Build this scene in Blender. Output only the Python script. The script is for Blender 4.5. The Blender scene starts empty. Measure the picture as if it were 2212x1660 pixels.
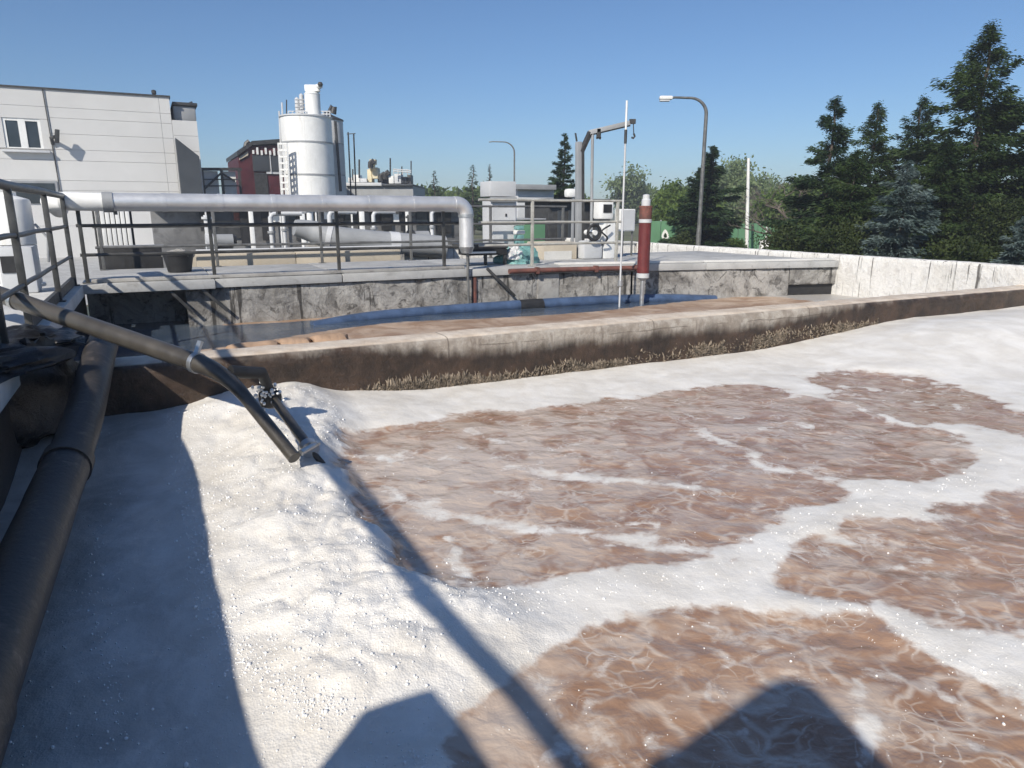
import bpy, bmesh, math, random
import numpy as np
from mathutils import Vector, Matrix
random.seed(7); np.random.seed(7)
sc = bpy.context.scene
COL = sc.collection
R = math.radians

# ------------------------------------------------------------------ camera, sky, sun, exposure
EYE = 1.84; PITCH = R(13.8); FPX = 1512.0          # focal length in pixels of a 2212 px wide picture
cam = bpy.data.cameras.new('camera'); camo = bpy.data.objects.new('camera', cam); COL.objects.link(camo)
camo.location = (0, 0, EYE); camo.rotation_euler = (R(90) - PITCH, 0, 0)
cam.sensor_width = 36; cam.lens = 36 * FPX / 2212; cam.clip_start = 0.02; cam.clip_end = 3000
sc.camera = camo
SUN_AZ, SUN_EL = R(24.4 + 180), R(37)               # compass angle from +Y towards +X of the sun itself
w = bpy.data.worlds.new('World'); sc.world = w; w.use_nodes = True
nt = w.node_tree; nt.nodes.clear()
sky = nt.nodes.new('ShaderNodeTexSky'); sky.sky_type = 'NISHITA'; sky.sun_disc = False
sky.sun_elevation = SUN_EL; sky.sun_rotation = SUN_AZ; sky.air_density = 1.0; sky.dust_density = 0.6; sky.ozone_density = 5.0
bg = nt.nodes.new('ShaderNodeBackground'); bg.inputs[1].default_value = 0.086
wo = nt.nodes.new('ShaderNodeOutputWorld'); tint = nt.nodes.new('ShaderNodeMix'); tint.data_type = 'RGBA'; tint.blend_type = 'MULTIPLY'; tint.inputs[0].default_value = 1.0; tint.inputs[7].default_value = (.97, 1.09, 1.22, 1)
nt.links.new(sky.outputs[0], tint.inputs[6]); nt.links.new(tint.outputs[2], bg.inputs[0]); nt.links.new(bg.outputs[0], wo.inputs[0])
sl = bpy.data.lights.new('sun', 'SUN'); sl.energy = 5.0; sl.angle = R(0.8); sl.color = (1.0, 0.93, 0.82)
so = bpy.data.objects.new('sun', sl); COL.objects.link(so)
sd = Vector((math.sin(SUN_AZ) * math.cos(SUN_EL), math.cos(SUN_AZ) * math.cos(SUN_EL), math.sin(SUN_EL)))
so.rotation_euler = sd.to_track_quat('Z', 'Y').to_euler(); so.location = sd * 60
sc.view_settings.view_transform = 'Standard'; sc.view_settings.look = 'None'
sc.view_settings.exposure = 0.0; sc.view_settings.gamma = 1.0; sc.view_settings.use_curve_mapping = False
sc.cycles.max_bounces = 4; sc.cycles.use_denoising = True; sc.cycles.use_adaptive_sampling = True; sc.cycles.adaptive_threshold = .03
sc.cycles.volume_bounces = 0; sc.cycles.transparent_max_bounces = 8

# ------------------------------------------------------------------ frames: tank axes U (along the partition) and V (away)
CU, SU = 0.891, 0.454
def W(u, v, z=0.0): return np.array([CU * u - SU * v, SU * u + CU * v, z])
def UV(p): return np.array([CU * p[0] + SU * p[1], -SU * p[0] + CU * p[1], p[2]])
def ray(x, y):
    a = (x - 1106) / FPX; b = -(y - 830) / FPX
    return np.array([a, math.cos(PITCH) + b * math.sin(PITCH), -math.sin(PITCH) + b * math.cos(PITCH)])
def at(x, y, Y): d = ray(x, y); return np.array([0, 0, EYE]) + d * (Y / d[1])
def onZ(x, y, z): d = ray(x, y); return np.array([0, 0, EYE]) + d * ((z - EYE) / d[2])
def onV(x, y, V): d = ray(x, y); k = V / (-SU * d[0] + CU * d[1]); return np.array([0, 0, EYE]) + d * k
def uvV(x, y, V): return UV(onV(x, y, V))

# ------------------------------------------------------------------ mesh helpers
class MB:
    def __init__(s): s.v = []; s.f = []
    def add(s, vs, fs):
        o = len(s.v); s.v += [tuple(map(float, p)) for p in vs]; s.f += [tuple(i + o for i in f) for f in fs]; return s
    def box(s, u0, u1, v0, v1, z0, z1):
        vs = [W(u, v, z) for z in (z0, z1) for v in (v0, v1) for u in (u0, u1)]
        return s.add(vs, [(0, 2, 3, 1), (4, 5, 7, 6), (0, 1, 5, 4), (2, 6, 7, 3), (0, 4, 6, 2), (1, 3, 7, 5)])
    def xbox(s, c, dx, dy, dz, rz=0.0):                     # box on its base centre c, turned about z
        c = np.array(c); ca, sa = math.cos(rz), math.sin(rz); vs = []
        for z in (0, dz):
            for y in (-dy / 2, dy / 2):
                for x in (-dx / 2, dx / 2): vs.append((c[0] + x * ca - y * sa, c[1] + x * sa + y * ca, c[2] + z))
        return s.add(vs, [(0, 2, 3, 1), (4, 5, 7, 6), (0, 1, 5, 4), (2, 6, 7, 3), (0, 4, 6, 2), (1, 3, 7, 5)])
    def tube(s, pts, r, n=12, caps=True):
        pts = [Vector(p) for p in pts]; m = len(pts)
        rs = r if hasattr(r, '__len__') else [r] * m
        up = None; rings = []
        for i, p in enumerate(pts):
            t = (pts[min(i + 1, m - 1)] - pts[max(i - 1, 0)]).normalized()
            if up is None: up = Vector((0, 0, 1)) if abs(t.z) < .9 else Vector((1, 0, 0))
            a = t.cross(up).normalized(); b = a.cross(t).normalized(); up = b
            rings.append([p + (a * math.cos(k * 2 * math.pi / n) + b * math.sin(k * 2 * math.pi / n)) * rs[i] for k in range(n)])
        vs = [q for rg in rings for q in rg]; fs = []
        for i in range(m - 1):
            for k in range(n):
                k2 = (k + 1) % n; fs.append((i * n + k, i * n + k2, (i + 1) * n + k2, (i + 1) * n + k))
        if caps: fs.append(tuple(range(n - 1, -1, -1))); fs.append(tuple((m - 1) * n + k for k in range(n)))
        return s.add(vs, [tuple(f) for f in fs])
    def bar(s, a, b, w, h=None):                            # square bar between two points
        a, b = Vector(a), Vector(b); h = h or w; t = (b - a).normalized()
        up = Vector((0, 0, 1)) if abs(t.z) < .9 else Vector((CU, SU, 0))
        x = t.cross(up).normalized() * w / 2; y = x.cross(t).normalized() * h / 2
        vs = [p + sx * x + sy * y for p in (a, b) for sx, sy in ((-1, -1), (1, -1), (1, 1), (-1, 1))]
        return s.add(vs, [(3, 2, 1, 0), (4, 5, 6, 7), (0, 1, 5, 4), (1, 2, 6, 5), (2, 3, 7, 6), (3, 0, 4, 7)])
    def lathe(s, c, prof, n=24):                            # prof: (r, z) upwards, about a vertical axis through c
        c = np.array(c); vs = []; fs = []
        for r_, z in prof:
            for k in range(n):
                a = 2 * math.pi * k / n; vs.append((c[0] + r_ * math.cos(a), c[1] + r_ * math.sin(a), c[2] + z))
        for i in range(len(prof) - 1):
            for k in range(n):
                k2 = (k + 1) % n; fs.append((i * n + k, i * n + k2, (i + 1) * n + k2, (i + 1) * n + k))
        fs.append(tuple(range(n - 1, -1, -1))); fs.append(tuple((len(prof) - 1) * n + k for k in range(n)))
        return s.add(vs, fs)
    def poly(s, pts, off):                                  # flat outline given a thickness vector
        n = len(pts); pts = [np.array(p, float) for p in pts]; off = np.array(off, float)
        return s.add(pts + [p + off for p in pts], [tuple(range(n - 1, -1, -1)), tuple(range(n, 2 * n))] +
                     [(i, (i + 1) % n, n + (i + 1) % n, n + i) for i in range(n)])
    def build(s, name, mat, parent=None, bev=0.0, smooth=True):
        return mk(name, s.v, s.f, mat, parent, bev, smooth)
def rootloc(p):
    o = Vector((0, 0, 0))
    while p is not None: o = o + p.location; p = p.parent
    return o
def mk(name, v, f, mat, parent=None, bev=0.0, smooth=True):
    me = bpy.data.meshes.new(name); o0 = rootloc(parent)
    base = Vector((0, 0, 0))
    if parent is None and len(v):
        arr = np.array(v); base = Vector((float(arr[:, 0].mean()), float(arr[:, 1].mean()), float(arr[:, 2].min())))
        o0 = base
    me.from_pydata([(p[0] - o0[0], p[1] - o0[1], p[2] - o0[2]) for p in v], [], f)
    bm = bmesh.new(); bm.from_mesh(me); bmesh.ops.recalc_face_normals(bm, faces=bm.faces)
    if bev > 0:
        es = [e for e in bm.edges if len(e.link_faces) == 2 and e.calc_face_angle(0) > R(40)]
        bmesh.ops.bevel(bm, geom=es, offset=bev, segments=2, affect='EDGES', profile=.6, clamp_overlap=True)
    bm.to_mesh(me); bm.free()
    if smooth:
        me.shade_smooth(); me.set_sharp_from_angle(angle=R(38))
    me.materials.append(mat)
    o = bpy.data.objects.new(name, me); COL.objects.link(o)
    if parent is not None: o.parent = parent
    else: o.location = base
    return o
def fastmesh(name, V, F, mat, parent=None, smooth=False, attrs=None):   # numpy arrays, faces all tris or all quads
    V = np.asarray(V, np.float32); F = np.asarray(F, np.int32); o0 = rootloc(parent)
    V = V - np.array(o0, np.float32)
    me = bpy.data.meshes.new(name); n = F.shape[1]
    me.vertices.add(len(V)); me.vertices.foreach_set('co', V.ravel())
    me.loops.add(F.size); me.loops.foreach_set('vertex_index', F.ravel())
    me.polygons.add(len(F)); me.polygons.foreach_set('loop_start', np.arange(0, F.size, n, dtype=np.int32))
    if attrs:
        for k, a in attrs.items():
            at_ = me.attributes.new(k, 'FLOAT', 'POINT'); at_.data.foreach_set('value', np.asarray(a, np.float32).ravel())
    me.update(calc_edges=True); me.validate()
    if smooth: me.shade_smooth()
    me.materials.append(mat)
    o = bpy.data.objects.new(name, me); COL.objects.link(o)
    if parent is not None: o.parent = parent
    return o
def tag(o, label=None, cat=None, group=None, kind=None):
    if label: o['label'] = label
    if cat: o['category'] = cat
    if group: o['group'] = group
    if kind: o['kind'] = kind
    return o
def thing(name, label, cat, loc, group=None):
    o = bpy.data.objects.new(name, None); o.empty_display_size = .2; COL.objects.link(o); o.location = Vector([float(q) for q in loc])
    return tag(o, label, cat, group)

# ------------------------------------------------------------------ numpy noise
_perm = np.random.RandomState(3).rand(256, 256).astype(np.float32)
def vnoise(x, y):
    xi = np.floor(x).astype(int); yi = np.floor(y).astype(int); fx = x - xi; fy = y - yi
    fx = fx * fx * (3 - 2 * fx); fy = fy * fy * (3 - 2 * fy)
    a = _perm[xi & 255, yi & 255]; b = _perm[(xi + 1) & 255, yi & 255]; c = _perm[xi & 255, (yi + 1) & 255]; d = _perm[(xi + 1) & 255, (yi + 1) & 255]
    return (a * (1 - fx) + b * fx) * (1 - fy) + (c * (1 - fx) + d * fx) * fy
def fbm(x, y, o=4):
    s = 0; a = .5; t = 0
    for i in range(o):
        s = s + a * vnoise(x * 2 ** i + 17.3 * i, y * 2 ** i + 9.1 * i); t += a; a *= .55
    return s / t
def sstep(a, b, x): t = np.clip((x - a) / (b - a), 0, 1); return t * t * (3 - 2 * t)

# ------------------------------------------------------------------ materials
def lin(r, g, b): return tuple(((c / 255) / 12.92 if c / 255 <= .04045 else ((c / 255 + .055) / 1.055) ** 2.4) for c in (r, g, b))
class NT:
    def __init__(s, name):
        s.m = bpy.data.materials.new(name); s.m.use_nodes = True; s.t = s.m.node_tree; s.t.nodes.clear()
        s.out = s.n('ShaderNodeOutputMaterial'); s.p = s.n('ShaderNodeBsdfPrincipled'); s.l(s.p.outputs[0], s.out.inputs[0])
        s.geo = s.n('ShaderNodeNewGeometry'); s.pos = s.geo.outputs['Position']
    def n(s, t): return s.t.nodes.new(t)
    def l(s, a, b): s.t.links.new(a, b)
    def mapping(s, scale, src=None):
        m = s.n('ShaderNodeMapping'); m.inputs['Scale'].default_value = scale; s.l(src or s.pos, m.inputs[0]); return m.outputs[0]
    def noise(s, scale, detail=5, rough=.6, src=None, dist=0.0):
        k = s.n('ShaderNodeTexNoise'); k.inputs['Scale'].default_value = scale; k.inputs['Detail'].default_value = detail
        k.inputs['Roughness'].default_value = rough; k.inputs['Distortion'].default_value = dist; s.l(src or s.pos, k.inputs['Vector']); return k.outputs['Fac']
    def vor(s, scale, feature='F1', src=None, rand=1.0):
        k = s.n('ShaderNodeTexVoronoi'); k.feature = feature; k.inputs['Scale'].default_value = scale; k.inputs['Randomness'].default_value = rand
        s.l(src or s.pos, k.inputs['Vector']); return k.outputs['Distance']
    def ramp(s, f, a, b, ca=(0, 0, 0, 1), cb=(1, 1, 1, 1), mode='EASE'):
        k = s.n('ShaderNodeValToRGB'); k.color_ramp.interpolation = mode
        k.color_ramp.elements[0].position = a; k.color_ramp.elements[1].position = b
        k.color_ramp.elements[0].color = ca; k.color_ramp.elements[1].color = cb; s.l(f, k.inputs[0]); return k.outputs[0]
    def mix(s, f, a, b, t='MIX'):
        k = s.n('ShaderNodeMix'); k.data_type = 'RGBA'; k.blend_type = t
        for i, x in ((0, f), (6, a), (7, b)):
            if isinstance(x, bpy.types.NodeSocket): s.l(x, k.inputs[i])
            elif i == 0: k.inputs[0].default_value = x
            else: k.inputs[i].default_value = (*x[:3], 1)
        return k.outputs[2]
    def math(s, op, a, b=None, c=None, clamp=False):
        k = s.n('ShaderNodeMath'); k.operation = op; k.use_clamp = clamp
        for i, x in enumerate((a, b, c)):
            if x is None: continue
            if isinstance(x, bpy.types.NodeSocket): s.l(x, k.inputs[i])
            else: k.inputs[i].default_value = x
        return k.outputs[0]
    def bump(s, h, strength, dist, prev=None):
        k = s.n('ShaderNodeBump'); k.inputs['Strength'].default_value = strength; k.inputs['Distance'].default_value = dist
        s.l(h, k.inputs['Height'])
        if prev is not None: s.l(prev, k.inputs['Normal'])
        return k.outputs[0]
    def attr(s, name):
        k = s.n('ShaderNodeAttribute'); k.attribute_name = name; return k.outputs['Fac']
    def done(s, col, rough, normal=None, metal=0.0, spec=.5):
        for i, x in (('Base Color', col), ('Roughness', rough), ('Metallic', metal), ('Specular IOR Level', spec)):
            if isinstance(x, bpy.types.NodeSocket): s.l(x, s.p.inputs[i])
            elif i == 'Base Color': s.p.inputs[i].default_value = (*x[:3], 1)
            else: s.p.inputs[i].default_value = x
        if normal is not None: s.l(normal, s.p.inputs['Normal'])
        return s.m
def M(name, col, rough=.6, metal=0.0, var=.18, scale=2.5, bump=.15, bscale=45, dirt=None, dirt_amt=.45, streak=0.0, streak_col=(.05, .045, .04), spec=.5):
    t = NT(name); n = t.noise(scale, 6, .65)
    lo = tuple(c * (1 - var) for c in col); hi = tuple(min(1, c * (1 + var)) for c in col)
    c = t.mix(t.ramp(n, .3, .7), lo, hi)
    if dirt:
        d = t.ramp(t.noise(scale * 2.7, 7, .7, dist=.6), 1 - dirt_amt - .12, 1 - dirt_amt + .18); c = t.mix(d, c, dirt)
    if streak:
        s_ = t.ramp(t.noise(1.0, 5, .6, src=t.mapping((9, 9, .5))), 1 - streak - .06, 1 - streak + .14); c = t.mix(t.math('MULTIPLY', s_, .8), c, streak_col)
    b = t.bump(t.noise(bscale, 5, .7), bump, .02)
    r_ = t.math('ADD', t.math('MULTIPLY', t.math('SUBTRACT', n, .5), .35), rough, clamp=True)
    return t.done(c, r_, b, metal, spec)

m_concrete = M('weathered concrete', (.36, .35, .33), .85, var=.2, scale=1.3, bump=.5, bscale=28, dirt=(.15, .14, .13), dirt_amt=.42)
m_deck = M('pale concrete deck', (.42, .42, .41), .8, var=.14, scale=1.6, bump=.3, dirt=(.24, .235, .225), dirt_amt=.38)
m_deckwhite = M('bleached concrete', (.62, .61, .58), .8, var=.12, scale=1.2, bump=.25, dirt=(.38, .37, .35), dirt_amt=.33)
m_steel = M('grey painted steel', (.17, .17, .165), .45, .35, var=.25, scale=6, bump=.1, dirt=(.10, .085, .07), dirt_amt=.36)
m_steelr = M('dark railing paint', (.075, .075, .072), .42, .3, var=.3, scale=6, bump=.1, dirt=(.16, .15, .13), dirt_amt=.3)
m_steelp = M('pale railing paint', (.42, .41, .37), .5, .1, var=.2, scale=5, bump=.1, dirt=(.2, .17, .13), dirt_amt=.36)
m_steeld = M('dark painted steel', (.055, .055, .055), .5, .2, var=.3, scale=6, bump=.1)
m_alu = M('aluminium jacket', (.72, .72, .72), .42, .6, var=.08, scale=3, bump=.06, bscale=14, dirt=(.42, .41, .39), dirt_amt=.3)
m_galv = M('galvanised steel', (.52, .53, .53), .38, .8, var=.15, scale=7, bump=.05)
m_white = M('white paint', (.78, .78, .76), .5, var=.06, scale=2, bump=.05, dirt=(.55, .54, .5), dirt_amt=.25, streak=.38, streak_col=(.56, .53, .48))
m_black = M('black rubber', (.02, .02, .021), .6, var=.3, scale=8, bump=.15)
m_glass = M('dark window glass', (.035, .045, .055), .08, var=.3, scale=.6, bump=.0, spec=.6)
m_panel = M('light facade panel', (.60, .595, .58), .7, var=.05, scale=.35, bump=.06, dirt=(.5, .49, .47), dirt_amt=.3, streak=.31, streak_col=(.52, .51, .49))
m_seal = M('dark joint', (.12, .12, .12), .8)
m_greyclad = M('grey cladding', (.055, .062, .07), .55, .1, var=.12, scale=.8, bump=.08)
m_greymid = M('mid grey paint', (.30, .31, .32), .55, var=.12, scale=1.2, bump=.1, dirt=(.2, .195, .19), dirt_amt=.35)
m_greypale = M('pale grey paint', (.55, .56, .57), .5, var=.08, scale=1.2, bump=.06, dirt=(.42, .42, .41), dirt_amt=.28)
m_beige = M('beige render', (.50, .44, .35), .8, var=.1, scale=1.2, bump=.2, dirt=(.36, .31, .25), dirt_amt=.35)
m_maroon = M('maroon cladding', (.075, .012, .018), .6, var=.25, scale=1.5, bump=.1)
m_red = M('faded red paint', (.13, .024, .024), .55, var=.15, scale=3, bump=.12, dirt=(.22, .04, .035), dirt_amt=.4)
m_rust = M('rusty red steel', (.17, .065, .05), .75, var=.35, scale=5, bump=.3, dirt=(.09, .055, .045), dirt_amt=.45)
m_blue = M('blue plastic pipe', (.06, .095, .17), .35, var=.3, scale=3, bump=.1, dirt=(.2, .2, .2), dirt_amt=.25)
m_green = M('green sheet fence', (.10, .23, .125), .65, var=.12, scale=.7, bump=.05)
m_teal = M('teal tarpaulin', (.16, .33, .32), .4, var=.25, scale=6, bump=.6, bscale=12)
m_cream = M('cream paint', (.62, .55, .38), .6, var=.15, scale=3)
m_ground = M('packed earth and grass', (.10, .115, .06), .95, var=.4, scale=.25, bump=.6, bscale=8, dirt=(.17, .14, .10), dirt_amt=.45)
m_bark = M('bark', (.085, .065, .05), .9, var=.35, scale=9, bump=.6, bscale=25)
m_pipegrey = M('grey brown pipe', (.085, .077, .066), .34, .25, var=.2, scale=5, bump=.12, dirt=(.20, .19, .17), dirt_amt=.28)

def leaf_mat(name, dark, light, trans=.25, sc_=.9):
    t = NT(name); n = t.noise(sc_, 3, .6); n2 = t.noise(14, 2, .5)
    f = t.math('ADD', t.math('MULTIPLY', n, .6), t.math('MULTIPLY', n2, .4))
    c = t.mix(t.ramp(f, .38, .64), dark, light)
    t.done(c, .65, spec=.25)
    tr = t.n('ShaderNodeBsdfTranslucent'); t.l(c, tr.inputs[0]); mx = t.n('ShaderNodeMixShader'); mx.inputs[0].default_value = trans
    t.l(t.p.outputs[0], mx.inputs[1]); t.l(tr.outputs[0], mx.inputs[2]); t.l(mx.outputs[0], t.out.inputs[0]); return t.m
m_spruce = leaf_mat('spruce needles', (.016, .034, .010), (.065, .105, .03))
m_spruce2 = leaf_mat('dark fir needles', (.013, .032, .014), (.05, .088, .034))
m_bspruce = leaf_mat('blue spruce needles', (.06, .095, .088), (.17, .22, .21))
m_leaf = leaf_mat('young leaves', (.06, .10, .02), (.16, .23, .055), .4)
m_leafhazy = leaf_mat('haze paled young leaves', (.13, .18, .08), (.26, .33, .16), .4)  # leaf colour lightened to stand in for distant haze
m_leafo = leaf_mat('olive leaves', (.022, .036, .010), (.075, .10, .03), .3)
m_shadewall = M('shade blackened concrete', (.028, .026, .025), .55, var=.4, scale=3, bump=.5, bscale=18, dirt=(.07, .06, .05), dirt_amt=.35)  # the side wall's shade is put into this near-black colour
m_twig = M('grey brown twigs', (.12, .10, .085), .9, var=.3, scale=5)

# --- liquid with foam
def liquid_material():
    t = NT('brown sludge with white foam')
    f = t.attr('foam'); sh = t.attr('thick')
    st = t.mapping((1.0, 1.12, 1.0))
    edge = t.noise(5, 5, .58, src=st, dist=.5); fine = t.noise(38, 4, .7)
    k = t.math('ADD', f, t.math('ADD', t.math('MULTIPLY', t.math('SUBTRACT', edge, .5), 1.25), t.math('MULTIPLY', t.math('SUBTRACT', fine, .5), .25)))
    fac = t.ramp(k, .34, .70)
    # net of pale scum lines on the brown
    wv = t.n('ShaderNodeVectorMath'); wv.operation = 'ADD'
    nz = t.n('ShaderNodeTexNoise'); nz.inputs['Scale'].default_value = 2.4; nz.inputs['Detail'].default_value = 3; nz.inputs['Roughness'].default_value = .5; t.l(t.pos, nz.inputs['Vector'])
    sc2 = t.n('ShaderNodeVectorMath'); sc2.operation = 'SCALE'; sc2.inputs['Scale'].default_value = .6; t.l(nz.outputs['Color'], sc2.inputs[0])
    t.l(t.pos, wv.inputs[0]); t.l(sc2.outputs[0], wv.inputs[1])
    v1 = t.vor(3.2, 'DISTANCE_TO_EDGE', src=t.mapping((1.0, 1.1, .2), wv.outputs[0]))
    v2 = t.vor(9.0, 'DISTANCE_TO_EDGE', src=t.mapping((1.0, 1.1, .2), wv.outputs[0]))
    l1 = t.math('MULTIPLY', t.ramp(v1, .0, .15, (1, 1, 1, 1), (0, 0, 0, 1)), t.math('MULTIPLY', t.ramp(t.noise(1.3, 3), .42, .6), t.ramp(t.noise(11, 5, .7), .36, .62)))
    l2 = t.math('MULTIPLY', t.ramp(v2, .0, .09, (1, 1, 1, 1), (0, 0, 0, 1)), t.ramp(t.noise(2.1, 4), .46, .66))
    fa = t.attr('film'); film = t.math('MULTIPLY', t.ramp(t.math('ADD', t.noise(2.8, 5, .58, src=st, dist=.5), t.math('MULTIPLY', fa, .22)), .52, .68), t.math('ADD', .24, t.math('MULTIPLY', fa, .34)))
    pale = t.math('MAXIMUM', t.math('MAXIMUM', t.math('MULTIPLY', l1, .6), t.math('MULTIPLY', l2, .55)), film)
    br = t.mix(t.ramp(t.noise(1.6, 5, .6), .32, .68), (.30, .178, .112), (.41, .262, .175))
    br = t.mix(t.math('MULTIPLY', t.ramp(t.noise(3.3, 4), .58, .72), .5), br, (.40, .26, .15))
    vc = t.n('ShaderNodeTexVoronoi'); vc.feature = 'F1'; vc.inputs['Scale'].default_value = 4.6; t.l(t.mapping((1.0, 1.2, .2), wv.outputs[0]), vc.inputs['Vector'])
    sx = t.n('ShaderNodeSeparateColor'); t.l(vc.outputs['Color'], sx.inputs[0]); br = t.mix(t.math('MULTIPLY', sx.outputs[0], .45), br, (.44, .305, .21)); br = t.mix(t.math('MULTIPLY', sx.outputs[1], .35), br, (.25, .135, .085))
    v3 = t.vor(4.6, 'DISTANCE_TO_EDGE', src=t.mapping((1.0, 1.2, .2), wv.outputs[0])); l3 = t.math('MULTIPLY', t.ramp(v3, .0, .16, (1, 1, 1, 1), (0, 0, 0, 1)), t.ramp(t.noise(1.9, 3), .40, .62)); pale = t.math('MAXIMUM', pale, t.math('MULTIPLY', l3, .5))
    br = t.mix(pale, br, (.74, .68, .60))
    spk = t.ramp(t.vor(26, 'F1'), .05, .13, (1, 1, 1, 1), (0, 0, 0, 1)); spk = t.math('MULTIPLY', spk, t.ramp(t.noise(7, 3), .55, .65))
    br = t.mix(spk, br, (.72, .68, .62))
    wh = t.mix(t.ramp(t.noise(2.2, 6, .65, dist=.5), .3, .7), (.68, .645, .585), (.84, .815, .765))
    wh = t.mix(t.math('MULTIPLY', t.ramp(t.noise(3.1, 5, .6), .5, .75), .5), wh, (.66, .61, .53))
    c = t.mix(fac, br, wh)
    ch_ = t.attr('shade_tint'); cc = t.mix(t.ramp(t.noise(2.4, 6, .65, dist=.7), .35, .7), (.42, .40, .37), (.62, .60, .57)); c = t.mix(t.math('MULTIPLY', ch_, t.ramp(t.noise(1.2, 3, .5), .15, .55)), c, cc)  # foam colour greyed along the walkway side to deepen the shade there
    rough = t.math('ADD', t.math('MULTIPLY', fac, .30), .20)
    fr2 = t.attr('froth'); fb = t.n('ShaderNodeBump'); fb.inputs['Distance'].default_value = .012; t.l(t.math('ADD', t.math('MULTIPLY', t.vor(38, 'F1'), 1.2), t.vor(105, 'F1')), fb.inputs['Height']); t.l(t.math('ADD', .09, t.math('MULTIPLY', fr2, .12)), fb.inputs['Strength']); fb = fb.outputs[0]
    fb = t.bump(t.noise(9, 5, .6), .14, .05, fb)
    bb = t.bump(t.noise(6, 4, .55, src=t.mapping((1.0, 1.15, 1)), dist=.3), .42, .05)
    bb = t.bump(vc.outputs['Distance'], .16, .05, bb)
    nm = t.n('ShaderNodeMix'); nm.data_type = 'VECTOR'; t.l(fac, nm.inputs[0]); t.l(bb, nm.inputs[4]); t.l(fb, nm.inputs[5])
    return t.done(c, rough, nm.outputs[1], spec=.45)
m_liquid = liquid_material()
def basin_material():
    t = NT('settling basin water with brown scum')
    s_ = t.attr('scum'); p_ = t.attr('pale')
    k = t.math('ADD', s_, t.math('MULTIPLY', t.math('SUBTRACT', t.noise(2.5, 6, .65, src=t.mapping((.7, 2.2, 1)), dist=.6), .5), .8)); fac = t.ramp(k, .42, .58)
    br = t.mix(t.ramp(t.noise(1.4, 6, .65, dist=.8), .35, .68), (.30, .19, .12), (.52, .40, .30))
    wt = t.mix(t.ramp(t.noise(1.1, 4), .4, .7), (.05, .075, .115), (.11, .135, .165))
    wt = t.mix(p_, wt, (.42, .40, .37))
    c = t.mix(fac, wt, br)
    r_ = t.math('ADD', t.math('MULTIPLY', fac, .4), t.math('ADD', .1, t.math('MULTIPLY', p_, .3)))
    b = t.bump(t.noise(6, 5, .6, src=t.mapping((.6, 1.8, 1))), .25, .04)
    return t.done(c, r_, b, spec=.5)
m_basin = basin_material()
def partition_material():
    t = NT('sludge stained concrete'); sep = t.n('ShaderNodeSeparateXYZ'); t.l(t.pos, sep.inputs[0]); z = sep.outputs[2]
    n = t.noise(2.2, 6, .65); run = t.noise(1.0, 6, .7, src=t.mapping((7, 7, .45)))
    lev = t.math('ADD', z, t.math('ADD', t.math('MULTIPLY', t.math('SUBTRACT', n, .5), .22), t.math('MULTIPLY', t.math('SUBTRACT', run, .5), .22)))
    uv_ = t.n('ShaderNodeVectorMath'); uv_.operation = 'DOT_PRODUCT'; t.l(t.pos, uv_.inputs[0]); uv_.inputs[1].default_value = (CU, SU, 0); ua = uv_.outputs['Value']
    side = t.math('ADD', t.math('MULTIPLY', t.ramp(t.math('MULTIPLY', ua, .1), .12, .33, (1, 1, 1, 1), (0, 0, 0, 1)), .2), t.math('MULTIPLY', t.ramp(t.math('MULTIPLY', ua, .1), .72, .98), .2))
    lev = t.math('SUBTRACT', lev, side)
    wet = t.ramp(lev, .29, .46, (1, 1, 1, 1), (0, 0, 0, 1))
    top = t.ramp(z, .538, .552)
    dry = t.mix(t.ramp(t.noise(5, 7, .7), .35, .7), (.26, .22, .18), (.46, .42, .365))
    dry = t.mix(t.math('MULTIPLY', t.ramp(run, .55, .7), .6), dry, (.10, .065, .045))
    dark = t.mix(t.ramp(t.noise(3, 6, .7), .35, .7), (.022, .014, .009), (.075, .045, .028))
    c = t.mix(wet, dry, dark)
    tp = t.mix(t.ramp(t.noise(3.5, 6, .65), .35, .7), (.56, .46, .36), (.74, .65, .54)); c = t.mix(top, c, tp)
    jt = t.math('PINGPONG', ua, 1.35); jl = t.ramp(jt, .0, .012, (1, 1, 1, 1), (0, 0, 0, 1)); c = t.mix(t.math('MULTIPLY', jl, .7), c, (.05, .035, .025))
    td = t.math('ADD', z, t.math('MULTIPLY', t.math('SUBTRACT', t.noise(1.1, 5, .6), .5), .12)); tl = t.math('MULTIPLY', t.ramp(t.math('ABSOLUTE', t.math('SUBTRACT', td, .44)), 0, .012, (1, 1, 1, 1), (0, 0, 0, 1)), t.ramp(t.noise(1.6, 3), .45, .6)); c = t.mix(t.math('MULTIPLY', tl, .6), c, (.06, .04, .028))
    spk = t.math('MULTIPLY', t.ramp(t.vor(30, 'F1'), .06, .12, (1, 1, 1, 1), (0, 0, 0, 1)), t.ramp(t.noise(6, 3), .58, .66)); c = t.mix(spk, c, (.5, .46, .4))
    rg = t.math('SUBTRACT', .85, t.math('MULTIPLY', wet, .35))
    b = t.bump(t.noise(24, 7, .75), .6, .02)
    b = t.bump(t.noise(4, 4), .4, .05, b)
    return t.done(c, rg, b)
m_part = partition_material()
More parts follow.
